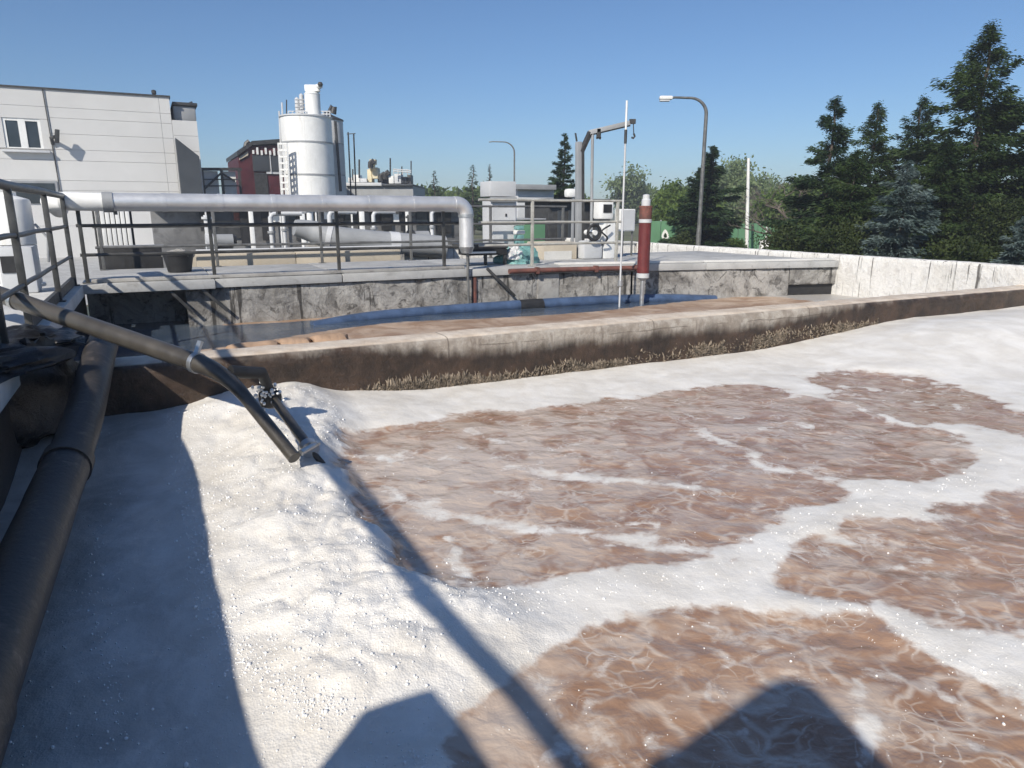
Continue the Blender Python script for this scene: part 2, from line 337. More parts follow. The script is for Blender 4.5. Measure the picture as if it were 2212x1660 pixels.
def oldwall_material(name, base, pale, dark, drip, drip_amt, crack=1.0, drip_f=7):
    t = NT(name)
    n = t.noise(1.7, 8, .72, dist=.7); c = t.mix(t.ramp(n, .36, .62), base, pale)
    bl = t.ramp(t.noise(4.2, 8, .75, dist=.9), .50, .62); c = t.mix(t.math('MULTIPLY', bl, .85), c, dark)
    cr = t.ramp(t.vor(2.6, 'DISTANCE_TO_EDGE', src=t.mapping((1, 1, .7))), 0, .022, (1, 1, 1, 1), (0, 0, 0, 1))
    cr = t.math('MULTIPLY', t.math('MULTIPLY', cr, crack), t.ramp(t.noise(2, 3), .5, .6)); c = t.mix(cr, c, drip)
    s_ = t.noise(1.0, 4, .65, src=t.mapping((drip_f, drip_f, .3))); s_ = t.ramp(s_, 1 - drip_amt, 1 - drip_amt + .05); c = t.mix(t.math('MULTIPLY', s_, .85), c, drip)
    b = t.bump(t.noise(9, 8, .75), .7, .05); b = t.bump(n, .5, .08, b)
    return t.done(c, .88, b)
m_oldwall = oldwall_material('crumbling grey concrete', (.19, .18, .165), (.42, .405, .38), (.07, .065, .06), (.03, .027, .024), .40, .3, 6)
m_whitewall = oldwall_material('whitewashed concrete with drips', (.72, .70, .655), (.80, .785, .75), (.64, .615, .575), (.045, .04, .035), .41, .0, 15)
m_crust = M('dried sludge crust', (.22, .18, .135), .9, var=.6, scale=14, bump=.5, dirt=(.07, .05, .035), dirt_amt=.42)
m_bubble = M('foam bubble', (.86, .86, .85), .16, var=.04, bump=.0, spec=.7)

# ================================================================== LARGE STRUCTURE
UL, UR, VP0, VP1, VB = -1.0, 13.95, 6.77, 7.23, 12.6       # tank: side edges, partition faces, far wall
ZD = 0.77                                                  # walkway level

# ground: one sheet to the horizon with the tank's footprint left open
gm = MB()
u0, u1, v0, v1 = -2.9, 14.2, -1.5, 19.0; B = 900
def gq(a, b, c, d):
    gm.add([W(a, c, -.3), W(b, c, -.3), W(b, d, -.3), W(a, d, -.3)], [(0, 1, 2, 3)])
gq(-B, B, -B, v0); gq(-B, B, v1, B); gq(-B, u0, v0, v1); gq(u1, B, v0, v1)
tag(gm.build('ground', m_ground, smooth=False), 'earth and grass yard around the tanks reaching the horizon', kind='structure')
yd = MB().box(-40, 13.2, 19.2, 48, -.29, -.27); tag(yd.build('paved_yard', m_deck, smooth=False), 'grey paved yard behind the tank', kind='structure')

# foaming liquid in the near basin -----------------------------------------------------------
cells = [
 [(830,930),(1000,897),(1215,888),(1300,868),(1470,848),(1560,838),(1700,848),(1830,872),(1900,905),(2040,937),(2080,975),(2060,1000),(1960,1020),(1800,1026),(1740,1070),(1700,1105),(1640,1140),(1560,1165),(1450,1198),(1330,1213),(1200,1228),(1080,1246),(1000,1255),(930,1240),(860,1230),(850,1180),(800,1110),(760,1050),(745,990),(780,950)],
 [(1760,818),(1830,805),(1960,815),(2080,850),(2160,885),(2300,915),(2500,960),(2400,985),(2212,930),(2120,915),(1990,905),(1900,880),(1800,846)],
 [(2700,1040),(2212,1068),(2110,1090),(2030,1120),(1900,1135),(1850,1160),(1760,1200),(1700,1245),(1790,1275),(1900,1285),(1980,1320),(2080,1345),(2212,1362),(2700,1420)],
 [(1050,1510),(1180,1440),(1290,1365),(1400,1330),(1560,1317),(1700,1317),(1830,1328),(1905,1348),(2000,1420),(2100,1470),(2180,1530),(2195,1570),(2130,1610),(2010,1645),(1960,1680),(1990,1900),(1400,2100),(1060,1900),(1030,1680),(1000,1600),(1035,1560)],
 [(2080,1680),(2212,1600),(2500,1570),(2600,1900),(2150,1950)],
]
veins = [([(1100,1000),(1280,1030),(1420,1042),(1540,1052)], .10, .75), ([(950,1105),(1100,1128),(1300,1160),(1500,1188)], .09, .75), ([(1500,925),(1600,975),(1680,1010),(1800,1030)], .12, .7),
         ([(790,990),(900,1000),(1080,985),(1240,960)], .16, .45), ([(1890,1470),(1905,1550),(1880,1640)], .05, .7), ([(1560,1345),(1700,1365),(1840,1400),(1960,1450)], .05, .55),
         ([(1000,920),(1250,905),(1500,900),(1700,890)], .10, .4), ([(980,1160),(975,1200),(1000,1240)], .05, .7), ([(830,1060),(900,1085),(960,1110)], .1, .7),
         ([(2010,1290),(1940,1200),(1960,1130)], .04, .4), ([(1150,1470),(1250,1520),(1180,1600)], .06, .35), ([(1700,930),(1850,960),(2000,960)], .08, .45)]
def g2(pts): return np.array([onZ(x, y, 0)[:2] for x, y in pts])
def seg_d(P, a, b):
    d = b - a; t = np.clip(((P - a) @ d) / (d @ d), 0, 1); return np.linalg.norm(P - a - t[:, None] * d, axis=1)
def sdf(P, poly):
    n = len(poly); dist = np.full(len(P), 1e9); ins = np.zeros(len(P), bool)
    for i in range(n):
        a, b = poly[i], poly[(i + 1) % n]; dist = np.minimum(dist, seg_d(P, a, b))
        c = ((a[1] > P[:, 1]) != (b[1] > P[:, 1])) & (P[:, 0] < (b[0] - a[0]) * (P[:, 1] - a[1]) / (b[1] - a[1] + 1e-12) + a[0]); ins ^= c
    return np.where(ins, -dist, dist)
F0 = [None]
def foam_field(P):                                          # signed distance to the brown cells plus pale veins
    q = P + .17 * np.stack([fbm(P[:, 0] * 2.3, P[:, 1] * 2.3, 4) - .5, fbm(P[:, 0] * 2.3 + 40, P[:, 1] * 2.3 + 7, 4) - .5], 1) * (1 + .25 * np.linalg.norm(P, axis=1))[:, None]
    s_ = np.full(len(P), 1e9)
    for c in cells: s_ = np.minimum(s_, sdf(q, g2(c)))
    r_ = np.linalg.norm(P, axis=1)
    s_ = s_ - (.02 + .012 * r_)
    f = sstep(-.5, .5, s_ / (.12 + .045 * r_))
    F0[0] = f.copy()
    for pl, wd, am in veins:
        g = g2(pl); d = np.full(len(P), 1e9)
        for i in range(len(g) - 1): d = np.minimum(d, seg_d(q, g[i], g[i + 1]))
        f = np.maximum(f, am * np.exp(-(d / (wd * 1.3)) ** 2) * .78)
    wx = q[:, 0] * 1.1 + 1.1 * fbm(q[:, 0] * .9, q[:, 1] * 1.3, 3); wy = q[:, 1] * 1.9 + 1.1 * fbm(q[:, 0] * .9 + 20, q[:, 1] * 1.3, 3)
    rg = 1 - np.abs(2 * fbm(wx, wy, 3) - 1); rg2 = 1 - np.abs(2 * fbm(wx * 2.7 + 9, wy * 2.7, 2) - 1)
    f = np.maximum(f, .50 * sstep(.86, .985, rg) * (.4 + .9 * fbm(wx * .5, wy * .5 + 4, 2))); f = np.maximum(f, .36 * sstep(.88, .99, rg2) * (.3 + fbm(wx * .7 + 3, wy * .7, 2)))
    return f, s_
def liquid_height(P, f, s_):
    uu = CU * P[:, 0] + SU * P[:, 1]; vv = -SU * P[:, 0] + CU * P[:, 1]
    lump = fbm(P[:, 0] * 3.1, P[:, 1] * 3.1, 5); big = fbm(P[:, 0] * 1.1 + 5, P[:, 1] * 1.1, 3)
    h = F0[0] * (.010 + .022 * (lump - .35)) + f * .005 + (1 - f) * .03 * (fbm(P[:, 0] * 3.4, P[:, 1] * 6.5 + 3, 4) - .5)
    left = sstep(1.6, 1.0, uu) * sstep(2.0, 2.7, vv) * sstep(-.15, .75, uu)   # heap at the outlet
    fz = fbm(P[:, 0] * 9, P[:, 1] * 9, 4)
    b1 = np.abs(2 * fbm(P[:, 0] * 1.9 + 3, P[:, 1] * 1.9, 2) - 1) ** .7; b2 = np.abs(2 * fbm(P[:, 0] * 4.6 + 8, P[:, 1] * 4.6, 2) - 1) ** .7; b3 = np.abs(2 * fbm(P[:, 0] * 11 + 1, P[:, 1] * 11, 2) - 1) ** .8
    h = h + F0[0] * left * (.085 + .10 * (big - .4) + .05 * b1 + .038 * b2 + .022 * b3 + .008 * (fz - .5))
    h = h + F0[0] * .10 * sstep(5.2, 6.5, vv) * sstep(2.6, 1.2, uu)
    bank = sstep(6.8, 10.5, uu) * sstep(3.9, 5.8, vv) * (1 - .3 * sstep(5.9, 6.75, vv))      # bank piled against the partition
    h = h + f * bank * (.32 + .06 * (big - .5)) + f * sstep(5.6, 6.75, vv) * .03
    h = h + f * .006 * (fz - .5)
    return h - .02
na, nr = 640, 560
ang = np.linspace(R(-64), R(76), na); rad = np.exp(np.linspace(math.log(.55), math.log(23), nr))
A, RR = np.meshgrid(ang, rad); P = np.stack([(np.sin(A) * RR).ravel(), (np.cos(A) * RR).ravel()], 1)
uu = np.clip(CU * P[:, 0] + SU * P[:, 1], UL - .05, UR + .05); vv = np.clip(-SU * P[:, 0] + CU * P[:, 1], -1.2, VP0 + .06)
P = np.stack([CU * uu - SU * vv, SU * uu + CU * vv], 1)
f, s_ = foam_field(P); h = liquid_height(P, f, s_)
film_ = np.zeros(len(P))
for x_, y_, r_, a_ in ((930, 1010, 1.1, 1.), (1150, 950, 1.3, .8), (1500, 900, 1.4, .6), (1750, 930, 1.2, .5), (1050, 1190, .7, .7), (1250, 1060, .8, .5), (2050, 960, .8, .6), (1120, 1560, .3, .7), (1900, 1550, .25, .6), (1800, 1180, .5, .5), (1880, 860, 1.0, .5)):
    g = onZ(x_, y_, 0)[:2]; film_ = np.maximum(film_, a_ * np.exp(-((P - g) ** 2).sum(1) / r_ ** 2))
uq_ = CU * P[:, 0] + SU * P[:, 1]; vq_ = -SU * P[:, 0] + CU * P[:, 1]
shade_mask = sstep(.35, -.35, uq_ - .0 - .35 * (fbm(vq_ * .8, uq_ * 2, 3) - .5))  # mask of the shaded strip whose foam is tinted darker
froth = np.clip(sstep(1.7, 1.0, uq_) * sstep(-.3, .2, uq_) + .35 * (fbm(P[:, 0] * 1.7, P[:, 1] * 1.7, 3) > .55), 0, 1)
idx = np.arange(na * nr).reshape(nr, na)
F = np.stack([idx[:-1, :-1], idx[:-1, 1:], idx[1:, 1:], idx[1:, :-1]], -1).reshape(-1, 4)
q = P[F]; area = np.abs(np.cross(q[:, 2] - q[:, 0], q[:, 3] - q[:, 1])); F = F[area > 1e-7]
used = np.unique(F); remap = np.full(len(P), -1); remap[used] = np.arange(len(used)); F = remap[F]
lq = fastmesh('foaming_liquid', np.column_stack([P, h])[used], F[:, ::-1] if False else F, m_liquid, smooth=True, attrs={'foam': f[used], 'film': film_[used], 'shade_tint': shade_mask[used], 'froth': froth[used]})
tag(lq, 'brown churning liquid veined with white foam filling the near basin', kind='structure')

# bubbles and flecks lying on the foam
def scatter_spheres(name, pts, rads, mat, label, kind='stuff'):
    t_ = (1 + 5 ** .5) / 2
    iv = np.array([(-1,t_,0),(1,t_,0),(-1,-t_,0),(1,-t_,0),(0,-1,t_),(0,1,t_),(0,-1,-t_),(0,1,-t_),(t_,0,-1),(t_,0,1),(-t_,0,-1),(-t_,0,1)]) / math.hypot(1, t_)
    ifc = np.array([(0,11,5),(0,5,1),(0,1,7),(0,7,10),(0,10,11),(1,5,9),(5,11,4),(11,10,2),(10,7,6),(7,1,8),(3,9,4),(3,4,2),(3,2,6),(3,6,8),(3,8,9),(4,9,5),(2,4,11),(6,2,10),(8,6,7),(9,8,1)])
    pts = np.asarray(pts); n = len(pts)
    V = (iv[None] * np.asarray(rads)[:, None, None] * np.random.uniform(.75, 1.25, (n, 1, 3)) + pts[:, None]).reshape(-1, 3)
    Fc = (ifc[None] + (np.arange(n) * 12)[:, None, None]).reshape(-1, 3)
    return tag(fastmesh(name, V, Fc, mat, smooth=True), label, kind=kind)
rs = np.random.RandomState(11); cand = []
def pix_cloud(poly_line, n, spread):                        # flecks drifting along a line on the liquid
    g = g2(poly_line); out = []
    for _ in range(n):
        i = rs.randint(len(g) - 1); t_ = rs.rand(); c = g[i] * (1 - t_) + g[i + 1] * t_; out.append(c + rs.normal(0, spread, 2))
    return out
cand += pix_cloud([(340,855),(390,1000),(420,1150),(450,1300),(520,1440),(640,1530),(740,1560)], 1500, .045)
cand += pix_cloud([(260,1040),(215,1150),(190,1260),(215,1350),(240,1430),(245,1520),(260,1600)], 260, .03)
cand += pix_cloud([(100,930),(180,1000),(240,900)], 120, .12)
cand += pix_cloud([(500,1000),(560,1200),(640,1400),(760,1480)], 900, .22)
cand += pix_cloud([(860,1260),(1100,1300),(1500,1260),(1800,1120),(2150,1000)], 420, .14)
cand += pix_cloud([(1750,1290),(2000,1400),(2200,1530)], 200, .1)
for _ in range(6000):
    u_ = rs.uniform(.0, 1.35); v_ = rs.uniform(1.9, 6.6); p_ = W(u_, v_)[:2]
    if rs.rand() < .25 + .9 * sstep(.45, .62, fbm(np.array([p_[0] * 2.6]), np.array([p_[1] * 2.6]), 3))[0]: cand.append(p_)
for _ in range(1500): cand.append(onZ(rs.uniform(0, 2212), 900 + 760 * rs.rand() ** .7, 0)[:2])
cand = np.array(cand); uq = CU * cand[:, 0] + SU * cand[:, 1]; vq = -SU * cand[:, 0] + CU * cand[:, 1]
ok = (uq > UL + .1) & (uq < UR - .1) & (vq > .2) & (vq < VP0 - .05); cand = cand[ok]
cf, cs = foam_field(cand); ch = liquid_height(cand, cf, cs)
keep = (cf > .6) | (rs.rand(len(cand)) < .25); cand, cf, ch = cand[keep], cf[keep], ch[keep]
rd = np.clip(rs.lognormal(math.log(.0027), .5, len(cand)), .0012, .010) * np.where(cf > .6, 1, .7)
scatter_spheres('foam_bubbles', np.column_stack([cand, ch + rd * .3]), rd, m_bubble, 'tiny white bubbles and flecks scattered over the foam')

# settling basin behind the partition ---------------------------------------------------------
nu, nv = 300, 130
us = np.linspace(UL - .02, UR + .02, nu); vs_ = np.linspace(VP1 - .03, VB + .9, nv); UU, VV = np.meshgrid(us, vs_)
uf, vf = UU.ravel(), VV.ravel()
scum = sstep(.5, -.5, (vf - (11.35 + .25 * np.sin(uf * .7) - 1.1 * sstep(4.0, .2, uf))) / .8)
scum = np.maximum(scum, .75 * sstep(12.2, 12.5, vf) * sstep(.6, 1.2, uf) * sstep(5.5, 4.2, uf))
scum = scum * sstep(13.6, 11.2, uf) + .1 * 0
pale = sstep(10.2, 11.6, uf)
zb = .02 * (fbm(uf * .8, vf * 1.6, 3) - .5) + scum * .035 * (fbm(uf * 2.2, vf * 4, 4) - .2)
idx = np.arange(nu * nv).reshape(nv, nu); F = np.stack([idx[:-1, :-1], idx[:-1, 1:], idx[1:, 1:], idx[1:, :-1]], -1).reshape(-1, 4)
V = np.column_stack([CU * uf - SU * vf, SU * uf + CU * vf, zb])
tag(fastmesh('basin_water', V, F, m_basin, smooth=True, attrs={'scum': scum, 'pale': pale}), 'still bluish water with brown scum in the farther basin', kind='structure')

# partition wall: a rough swept profile with worn rounded top ------------------------------------
def sweep(prof, us, amp, seed=0, sub=3, shift=None):
    pr = []
    for i in range(len(prof) - 1):
        for k in range(sub): t_ = k / sub; pr.append((prof[i][0] * (1 - t_) + prof[i + 1][0] * t_, prof[i][1] * (1 - t_) + prof[i + 1][1] * t_))
    pr.append(prof[-1]); pr = np.array(pr); n = len(pr)
    s_ = np.concatenate([[0], np.cumsum(np.linalg.norm(np.diff(pr, axis=0), axis=1))])
    U2, I2 = np.meshgrid(us, np.arange(n), indexing='ij')
    S2 = s_[I2]; d = (fbm(U2 * 2.2 + seed, S2 * 2.2, 4) - .5) * amp + (fbm(U2 * 12 + seed, S2 * 12 + 3, 3) - .5) * amp * .35
    tan = np.gradient(pr, axis=0); tan /= np.linalg.norm(tan, axis=1)[:, None] + 1e-9; nor = np.stack([-tan[:, 1], tan[:, 0]], 1)
    vv = pr[I2, 0] + nor[I2, 0] * d + (shift(U2) - VB if shift else 0); zz = pr[I2, 1] + nor[I2, 1] * d
    V = np.stack([CU * U2 - SU * vv, SU * U2 + CU * vv, zz], -1).reshape(-1, 3)
    idx = np.arange(len(us) * n).reshape(len(us), n); F = np.stack([idx[:-1, :-1], idx[:-1, 1:], idx[1:, 1:], idx[1:, :-1]], -1).reshape(-1, 4)
    return V, F
def bV(u): return VB - 1.6 * np.clip((np.asarray(u, float) - 7.5) / 6.45, 0, 1)
prof = [(VP0, -.35), (VP0, -.1), (VP0, .1), (VP0, .3), (VP0, .47), (VP0 + .012, .52), (VP0 + .04, .548), (VP0 + .09, .56), (VP0 + .2, .562), (VP1 - .08, .56), (VP1 - .03, .545), (VP1, .5), (VP1, .2), (VP1, -.35)]
V, F = sweep(prof, np.linspace(UL - .02, UR + .02, 420), .022, 2.0)
pw = thing('partition_wall', 'low brown stained concrete wall with pale top between the two basins', 'wall', W(6, 7, -.35))
fastmesh('wall_body', V, F, m_part, pw, smooth=True)
# ragged crust of dried sludge hanging at the foam line
cv, cf_ = [], []; rs = np.random.RandomState(5)
for i in range(11000):
    u = rs.uniform(.9, 9.6); dens = float(sstep(.36, .66, fbm(np.array([u * 1.9]), np.array([2.]), 4))[0]) * (1 if u < 8.8 else .5) + .1
    if rs.rand() > dens: continue
    z0 = rs.uniform(-.04, .09) + (.10 if u > 5.2 else .02) * rs.rand() + .10 * sstep(6.0, 8.5, np.array(u)); hh = (.012 + .11 * rs.rand() ** 2.5) * (1.1 if 1.2 < u < 3.4 else .8); z0 += .12 * (float(fbm(np.array([u * 3.1]), np.array([7.]), 3)[0]) - .5); wd = rs.uniform(.003, .013); pr_ = rs.uniform(.008, .03)
    lean = rs.uniform(-.05, .05); o = len(cv)
    for (du, dv, dz) in ((-wd, 0.01, 0), (wd, 0.01, 0), (0, -pr_, hh * .15), (-wd * .7 + lean * .5, -pr_ * .3, hh * .6), (wd * .7 + lean * .5, -pr_ * .2, hh * .55), (lean, .006, hh)):
        cv.append(W(u + du, VP0 + dv, z0 + dz))
    cf_ += [(o, o + 1, o + 2), (o, o + 2, o + 3), (o + 1, o + 4, o + 2), (o + 2, o + 4, o + 3), (o + 3, o + 4, o + 5), (o, o + 3, o + 5), (o + 1, o + 5, o + 4), (o, o + 5, o + 1)]
tag(fastmesh('sludge_crust', np.array(cv), np.array(cf_), m_crust, pw), 'spiky grey brown crust of dried sludge along the foam line', kind='stuff')

# far wall, its overhanging slab and the walkway behind --------------------------------------------
bw = thing('back_wall', 'crumbling grey concrete wall at the far side of the second basin', 'wall', W(6, VB, -.35))
for a, b, sd_ in ((.45, 5.55, 1.), (5.63, 9.05, 5.), (9.1, 12.75, 9.)):
    V, F = sweep([(VB, -.35), (VB, .0), (VB, .3), (VB, .6), (VB + .02, .62), (VB + .2, .62)], np.linspace(a, b, 130), .07, sd_, shift=bV)
    fastmesh('wall_section', V, F, m_oldwall, bw, smooth=True)
V, F = sweep([(VB + .2, .24), (VB + .02, .24), (VB, .27), (VB, .45), (VB, .6), (VB + .02, .62), (VB + .2, .62)], np.linspace(12.76, 13.93, 60), .05, 14., shift=bV); fastmesh('wall_section', V, F, m_oldwall, bw, smooth=True)
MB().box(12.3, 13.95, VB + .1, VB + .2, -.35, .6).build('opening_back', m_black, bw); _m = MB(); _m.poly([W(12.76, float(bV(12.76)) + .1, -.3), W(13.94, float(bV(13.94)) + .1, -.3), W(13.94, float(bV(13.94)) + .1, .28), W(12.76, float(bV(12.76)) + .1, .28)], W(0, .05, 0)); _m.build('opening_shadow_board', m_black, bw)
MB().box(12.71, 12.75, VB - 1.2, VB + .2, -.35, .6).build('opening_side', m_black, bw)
MB().box(-1.0, .44, VB + .85, VB + .95, -.35, .58).build('recess_back', m_oldwall, bw)
MB().box(5.56, 5.62, VB - .05, VB + .1, -.3, .60).build('pier', m_rust, bw, bev=.01)
MB().box(7.0, 7.5, VB - .03, VB + .1, -.3, .60).build('pier', m_concrete, bw, bev=.01)

wk = thing('walkway', 'grey concrete walkway slab along the far wall', 'walkway', W(6, 14, .62))
for a, b in ((-1.0, .9), (.915, 3.0), (3.015, 5.5), (5.515, 7.49)):
    MB().box(a, b, VB - (.18 if b < 1 else .06), 15.6, .625, ZD + random.uniform(-.006, .006)).build('slab', m_deck, wk, bev=.015)
MB().box(-.85, 5.4, VB + .02, VB + .14, ZD + .004, ZD + .06).build('kerb', m_concrete, wk, bev=.012)
for a, b in ((7.505, 10.7), (10.715, 13.9)):
    m_ = MB(); m_.poly([W(a, float(bV(a)) - .06, .625), W(b, float(bV(b)) - .06, .625), W(b, 15.6, .625), W(a, 15.6, .625)], (0, 0, ZD - .625)); m_.build('slab', m_deck, wk, bev=.012)
    m_ = MB(); m_.poly([W(a, float(bV(a)) + .02, ZD + .004), W(b, float(bV(b)) + .02, ZD + .004), W(b, float(bV(b)) + .2, ZD + .004), W(a, float(bV(a)) + .2, ZD + .004)], (0, 0, .045)); m_.build('kerb', m_deckwhite, wk, bev=.01)
MB().box(-1.0, 13.6, VB + 1.0, 15.5, -.3, .62).build('footing', m_concrete, wk)

# side walkway by the camera and the cross walkway it stands on
sw = thing('side_walkway', 'sunlit pale concrete walkway with dark edge beside the foam', 'walkway', W(-2, 6, -.3))
for a, b in ((-1.4, 1.5), (1.515, 4.5), (4.515, 7.4), (7.415, 10.3), (10.315, 12.38)):
    MB().box(-2.8, UL + .05, a, b, .60, ZD).build('slab', m_deckwhite, sw, bev=.015)
MB().box(-2.75, UL - .02, -1.4, 13.4, -.32, .598).build('side_wall', m_shadewall, sw)
cw = thing('cross_walkway', 'concrete walkway closing the near end of the foam basin', 'walkway', W(5, -.8, -.3))
MB().box(UL + .07, UR, -1.4, -.12, .60, ZD).build('slab', m_deck, cw, bev=.015)
MB().box(UL + .07, UR, -1.35, -.2, -.32, .598).build('cross_wall', m_oldwall, cw)

# white parapet closing the tanks
pp = thing('parapet_wall', 'long whitewashed concrete parapet streaked with dark drips', 'wall', W(UR, 10, -.3))
prof = [(0, -.32), (0, .1), (0, .5), (0, .84), (.012, .885), (.04, .9), (.14, .9), (.26, .9), (.29, .88), (.30, .8), (.30, -.32)]
for a, b in ((-1.4, 3.0), (3.01, 7.0), (7.01, 10.98), (10.99, 17.0), (17.01, 23.0)):
    V, F = sweep([(p[0], p[1]) for p in prof], np.linspace(a, b, 110), .022, a)
    uvz = np.stack([CU * V[:, 0] + SU * V[:, 1], -SU * V[:, 0] + CU * V[:, 1], V[:, 2]], 1)   # (along, offset, z) -> offset becomes U, along becomes V
    Vw = np.stack([CU * (UR + uvz[:, 1]) - SU * uvz[:, 0], SU * (UR + uvz[:, 1]) + CU * uvz[:, 0], uvz[:, 2]], 1)
    fastmesh('wall_section', Vw, F[:, ::-1], m_whitewall, pp, smooth=True)
# second white parapet strip farther off, seen over the walkway
p2 = thing('rear_parapet', 'thin white parapet strip beyond the walkway below the conifer', 'wall', W(10, 19, -.3))
a = UV(at(1412, 540, 24)); b = UV(at(1700, 545, 20))
MB().box(5.5, UR - .05, 18.6, 18.85, -.28, .86).build('wall_section', m_whitewall, p2, bev=.02)
MB().box(5.5, UR - .05, 18.55, 18.9, .864, .93).build('coping', m_deckwhite, p2, bev=.015)

# ================================================================== RAILINGS
def railing(name, label, fixed, axis, posts, a, b, zb, hts, r=.026, pw_=.055, mat=None, top_r=None, low_a=None):
    mat = mat or m_steel
    T = (lambda s, z: W(s, fixed, z)) if axis == 'U' else (lambda s, z: W(fixed, s, z))
    t = thing(name, label, 'railing', T((a + b) / 2, zb), 'steel railings round the basins')
    for s in posts:
        m = MB().bar(T(s, zb), T(s, zb + hts[0] - .02), pw_); m.build('post', mat, t, bev=.006)
        MB().bar(T(s, zb - .002), T(s, zb + .014), .13).build('base_plate', mat, t)
    for i, h_ in enumerate(hts):
        rr = top_r if (i == 0 and top_r) else r
        a_ = low_a if (i and low_a is not None) else a
        n = max(2, int((b - a_) / .8)); pts = [T(a_ + (b - a_) * k / n, zb + h_ + (random.uniform(-.006, .006) if 0 < k < n else 0)) for k in range(n + 1)]
        off = np.array([0, 0, 0])
        MB().tube([p + off for p in pts], rr, 10).build('rail', mat, t)
    return t
H3 = (1.30, .87, .43)
lr = railing('side_railing', 'grey steel railing on the side walkway behind the long grey pipe', -1.05, 'V', [-1.2, -.2, 6.35, 7.66, 10.2, 12.35], -1.3, 12.45, ZD, H3, r=.024, pw_=.06, top_r=.042, low_a=6.35, mat=m_steelr)
MB().box(-1.09, -1.045, 7.75, 12.35, ZD + .01, ZD + .13).build('toe_board', m_steeld, lr); MB().box(-1.10, -1.055, -1.3, 6.3, ZD + .01, 1.17).build('shadow_plate', m_steel, lr)  # near plate, out of view, added to widen the shade on the foam
fr = railing('front_railing', 'grey steel railing at the basin edge beneath the silver insulated pipe', VB + .07, 'U', [-.9, .92, 2.99, 5.0], -.95, 5.35, ZD, H3, mat=m_steelr)
rr_ = railing('rear_railing', 'grey steel railing along the rear edge of the far walkway', 15.45, 'U', [-.8, 1.2, 3.29, 5.3, 7.3, 9.3], -.9, 9.4, ZD, (1.2, .8, .42))
er = railing('end_railing', 'grey steel railing from the grey cabinet to the red cylinder', VB + .10, 'U', [6.93, 9.0], 5.75, 9.15, ZD, H3, mat=m_steelp)

# ================================================================== SILVER INSULATED PIPE
ip = thing('insulated_pipe', 'silver jacketed insulated pipe with a bend down at its end', 'pipe', W(2, VB - .1, ZD))
ZP, VPp = 1.985, VB - .13
a = uvV(225, 437, VPp)[0]; b = uvV(985, 437, VPp)[0]
n = 7
for i in range(n):
    u_a = a + (b - a) * i / n; u_b = a + (b - a) * (i + 1) / n - .012
    sg = MB().tube([W(u_a, VPp, ZP), W(u_b, VPp, ZP)], .135 + .002 * (i % 2), 28).build('jacket_segment', m_alu, ip)
    MB().tube([W(u_b - .03, VPp, ZP), W(u_b + .04, VPp, ZP)], .141, 28).build('band', m_alu, sg)
el = []
for k in range(9):
    t_ = k / 8 * math.pi / 2; el.append(W(b + .2 * math.sin(t_), VPp, ZP - .2 + .2 * math.cos(t_)))
MB().tube(el, .142, 28, caps=False).build('elbow', m_alu, ip)
MB().tube([W(b + .2, VPp, ZP - .2), W(b + .2, VPp, 1.18)], .135, 28).build('drop_segment', m_alu, ip)
MB().tube([W(b + .2, VPp, ZP - .24), W(b + .2, VPp, ZP - .18)], .15, 28).build('band', m_galv, ip)
MB().tube([W(b + .2, VPp, 1.2), W(b + .2, VPp, 1.08)], [.15, .1], 24).build('cone_end', m_galv, ip)
MB().tube([W(b + .22, VPp, 1.1), W(b + .22, VPp, -.12)], .027, 10).build('drop_rod', m_steel, ip)
MB().tube([W(a, VPp, ZP), W(a - .55, VPp, ZP + .01), W(a - .7, VPp + .2, ZP), W(a - .7, VPp + 1.2, ZP - .1)], .132, 24).build('jacket_segment', m_white, ip)
MB().tube([W(a - .02, VPp, ZP), W(a + .12, VPp, ZP)], .15, 24).build('collar', m_greymid, ip)
for u in (-.4, 2.0, 4.1):
    MB().bar(W(u, VPp, ZP - .16), W(u, VPp + .2, ZP - .16), .05).build('bracket', m_steel, ip)

# white upright vessel behind the side railing
c = UV(onZ(75, 618, ZD)); vt = thing('upright_vessel', 'white upright cylindrical vessel behind the side railing', 'vessel', W(c[0] - .1, c[1], ZD))
vu, vv0 = c[0] - .15, c[1]
MB().lathe(W(vu, vv0, ZD), [(.3, 0), (.3, .04), (.26, .05), (.26, .6)], 28).build('lower_shell', m_white, vt)
MB().lathe(W(vu, vv0, ZD), [(.265, .61), (.265, 1.22), (.25, 1.25), (.1, 1.3), (.1, 1.34)], 28).build('upper_shell', m_white, vt)
MB().tube([W(vu + .28, vv0 - .05, ZD + .9), W(vu + .42, vv0 - .1, ZD + .7), W(vu + .38, vv0 - .12, ZD + .35)], .02, 8).build('drain_hose', m_greymid, vt)
# ladder like stack of louvre boards behind the corner
lv = thing('louvre_screen', 'white upright louvre boards with dark gaps behind the corner post', 'screen', W(-.6, 16.2, -.3))
for i in range(7):
    p0 = uvV(205 + i * 11, 470, 17.0); MB().box(p0[0], p0[0] + .075, 17.0, 17.06, -.28, 2.0 + .02 * (i % 3)).build('board', m_white, lv, bev=.006)
MB().box(uvV(200, 470, 17.1)[0], uvV(285, 470, 17.1)[0], 17.12, 17.16, -.28, 1.9).build('backing', m_steeld, lv)
vp = thing('vent_box', 'pale grey vent box with dark square inlet behind the side railing', 'vent', W(-1.9, 10.9, ZD))
q = UV(onZ(140, 640, ZD)); MB().box(q[0] - .75, q[0] - .35, q[1] + .6, q[1] + 1.0, ZD + .002, ZD + .62).build('body', m_greypale, vp, bev=.03)
MB().box(q[0] - .72, q[0] - .5, q[1] + .585, q[1] + .6, ZD + .28, ZD + .5).build('inlet', m_black, vp)

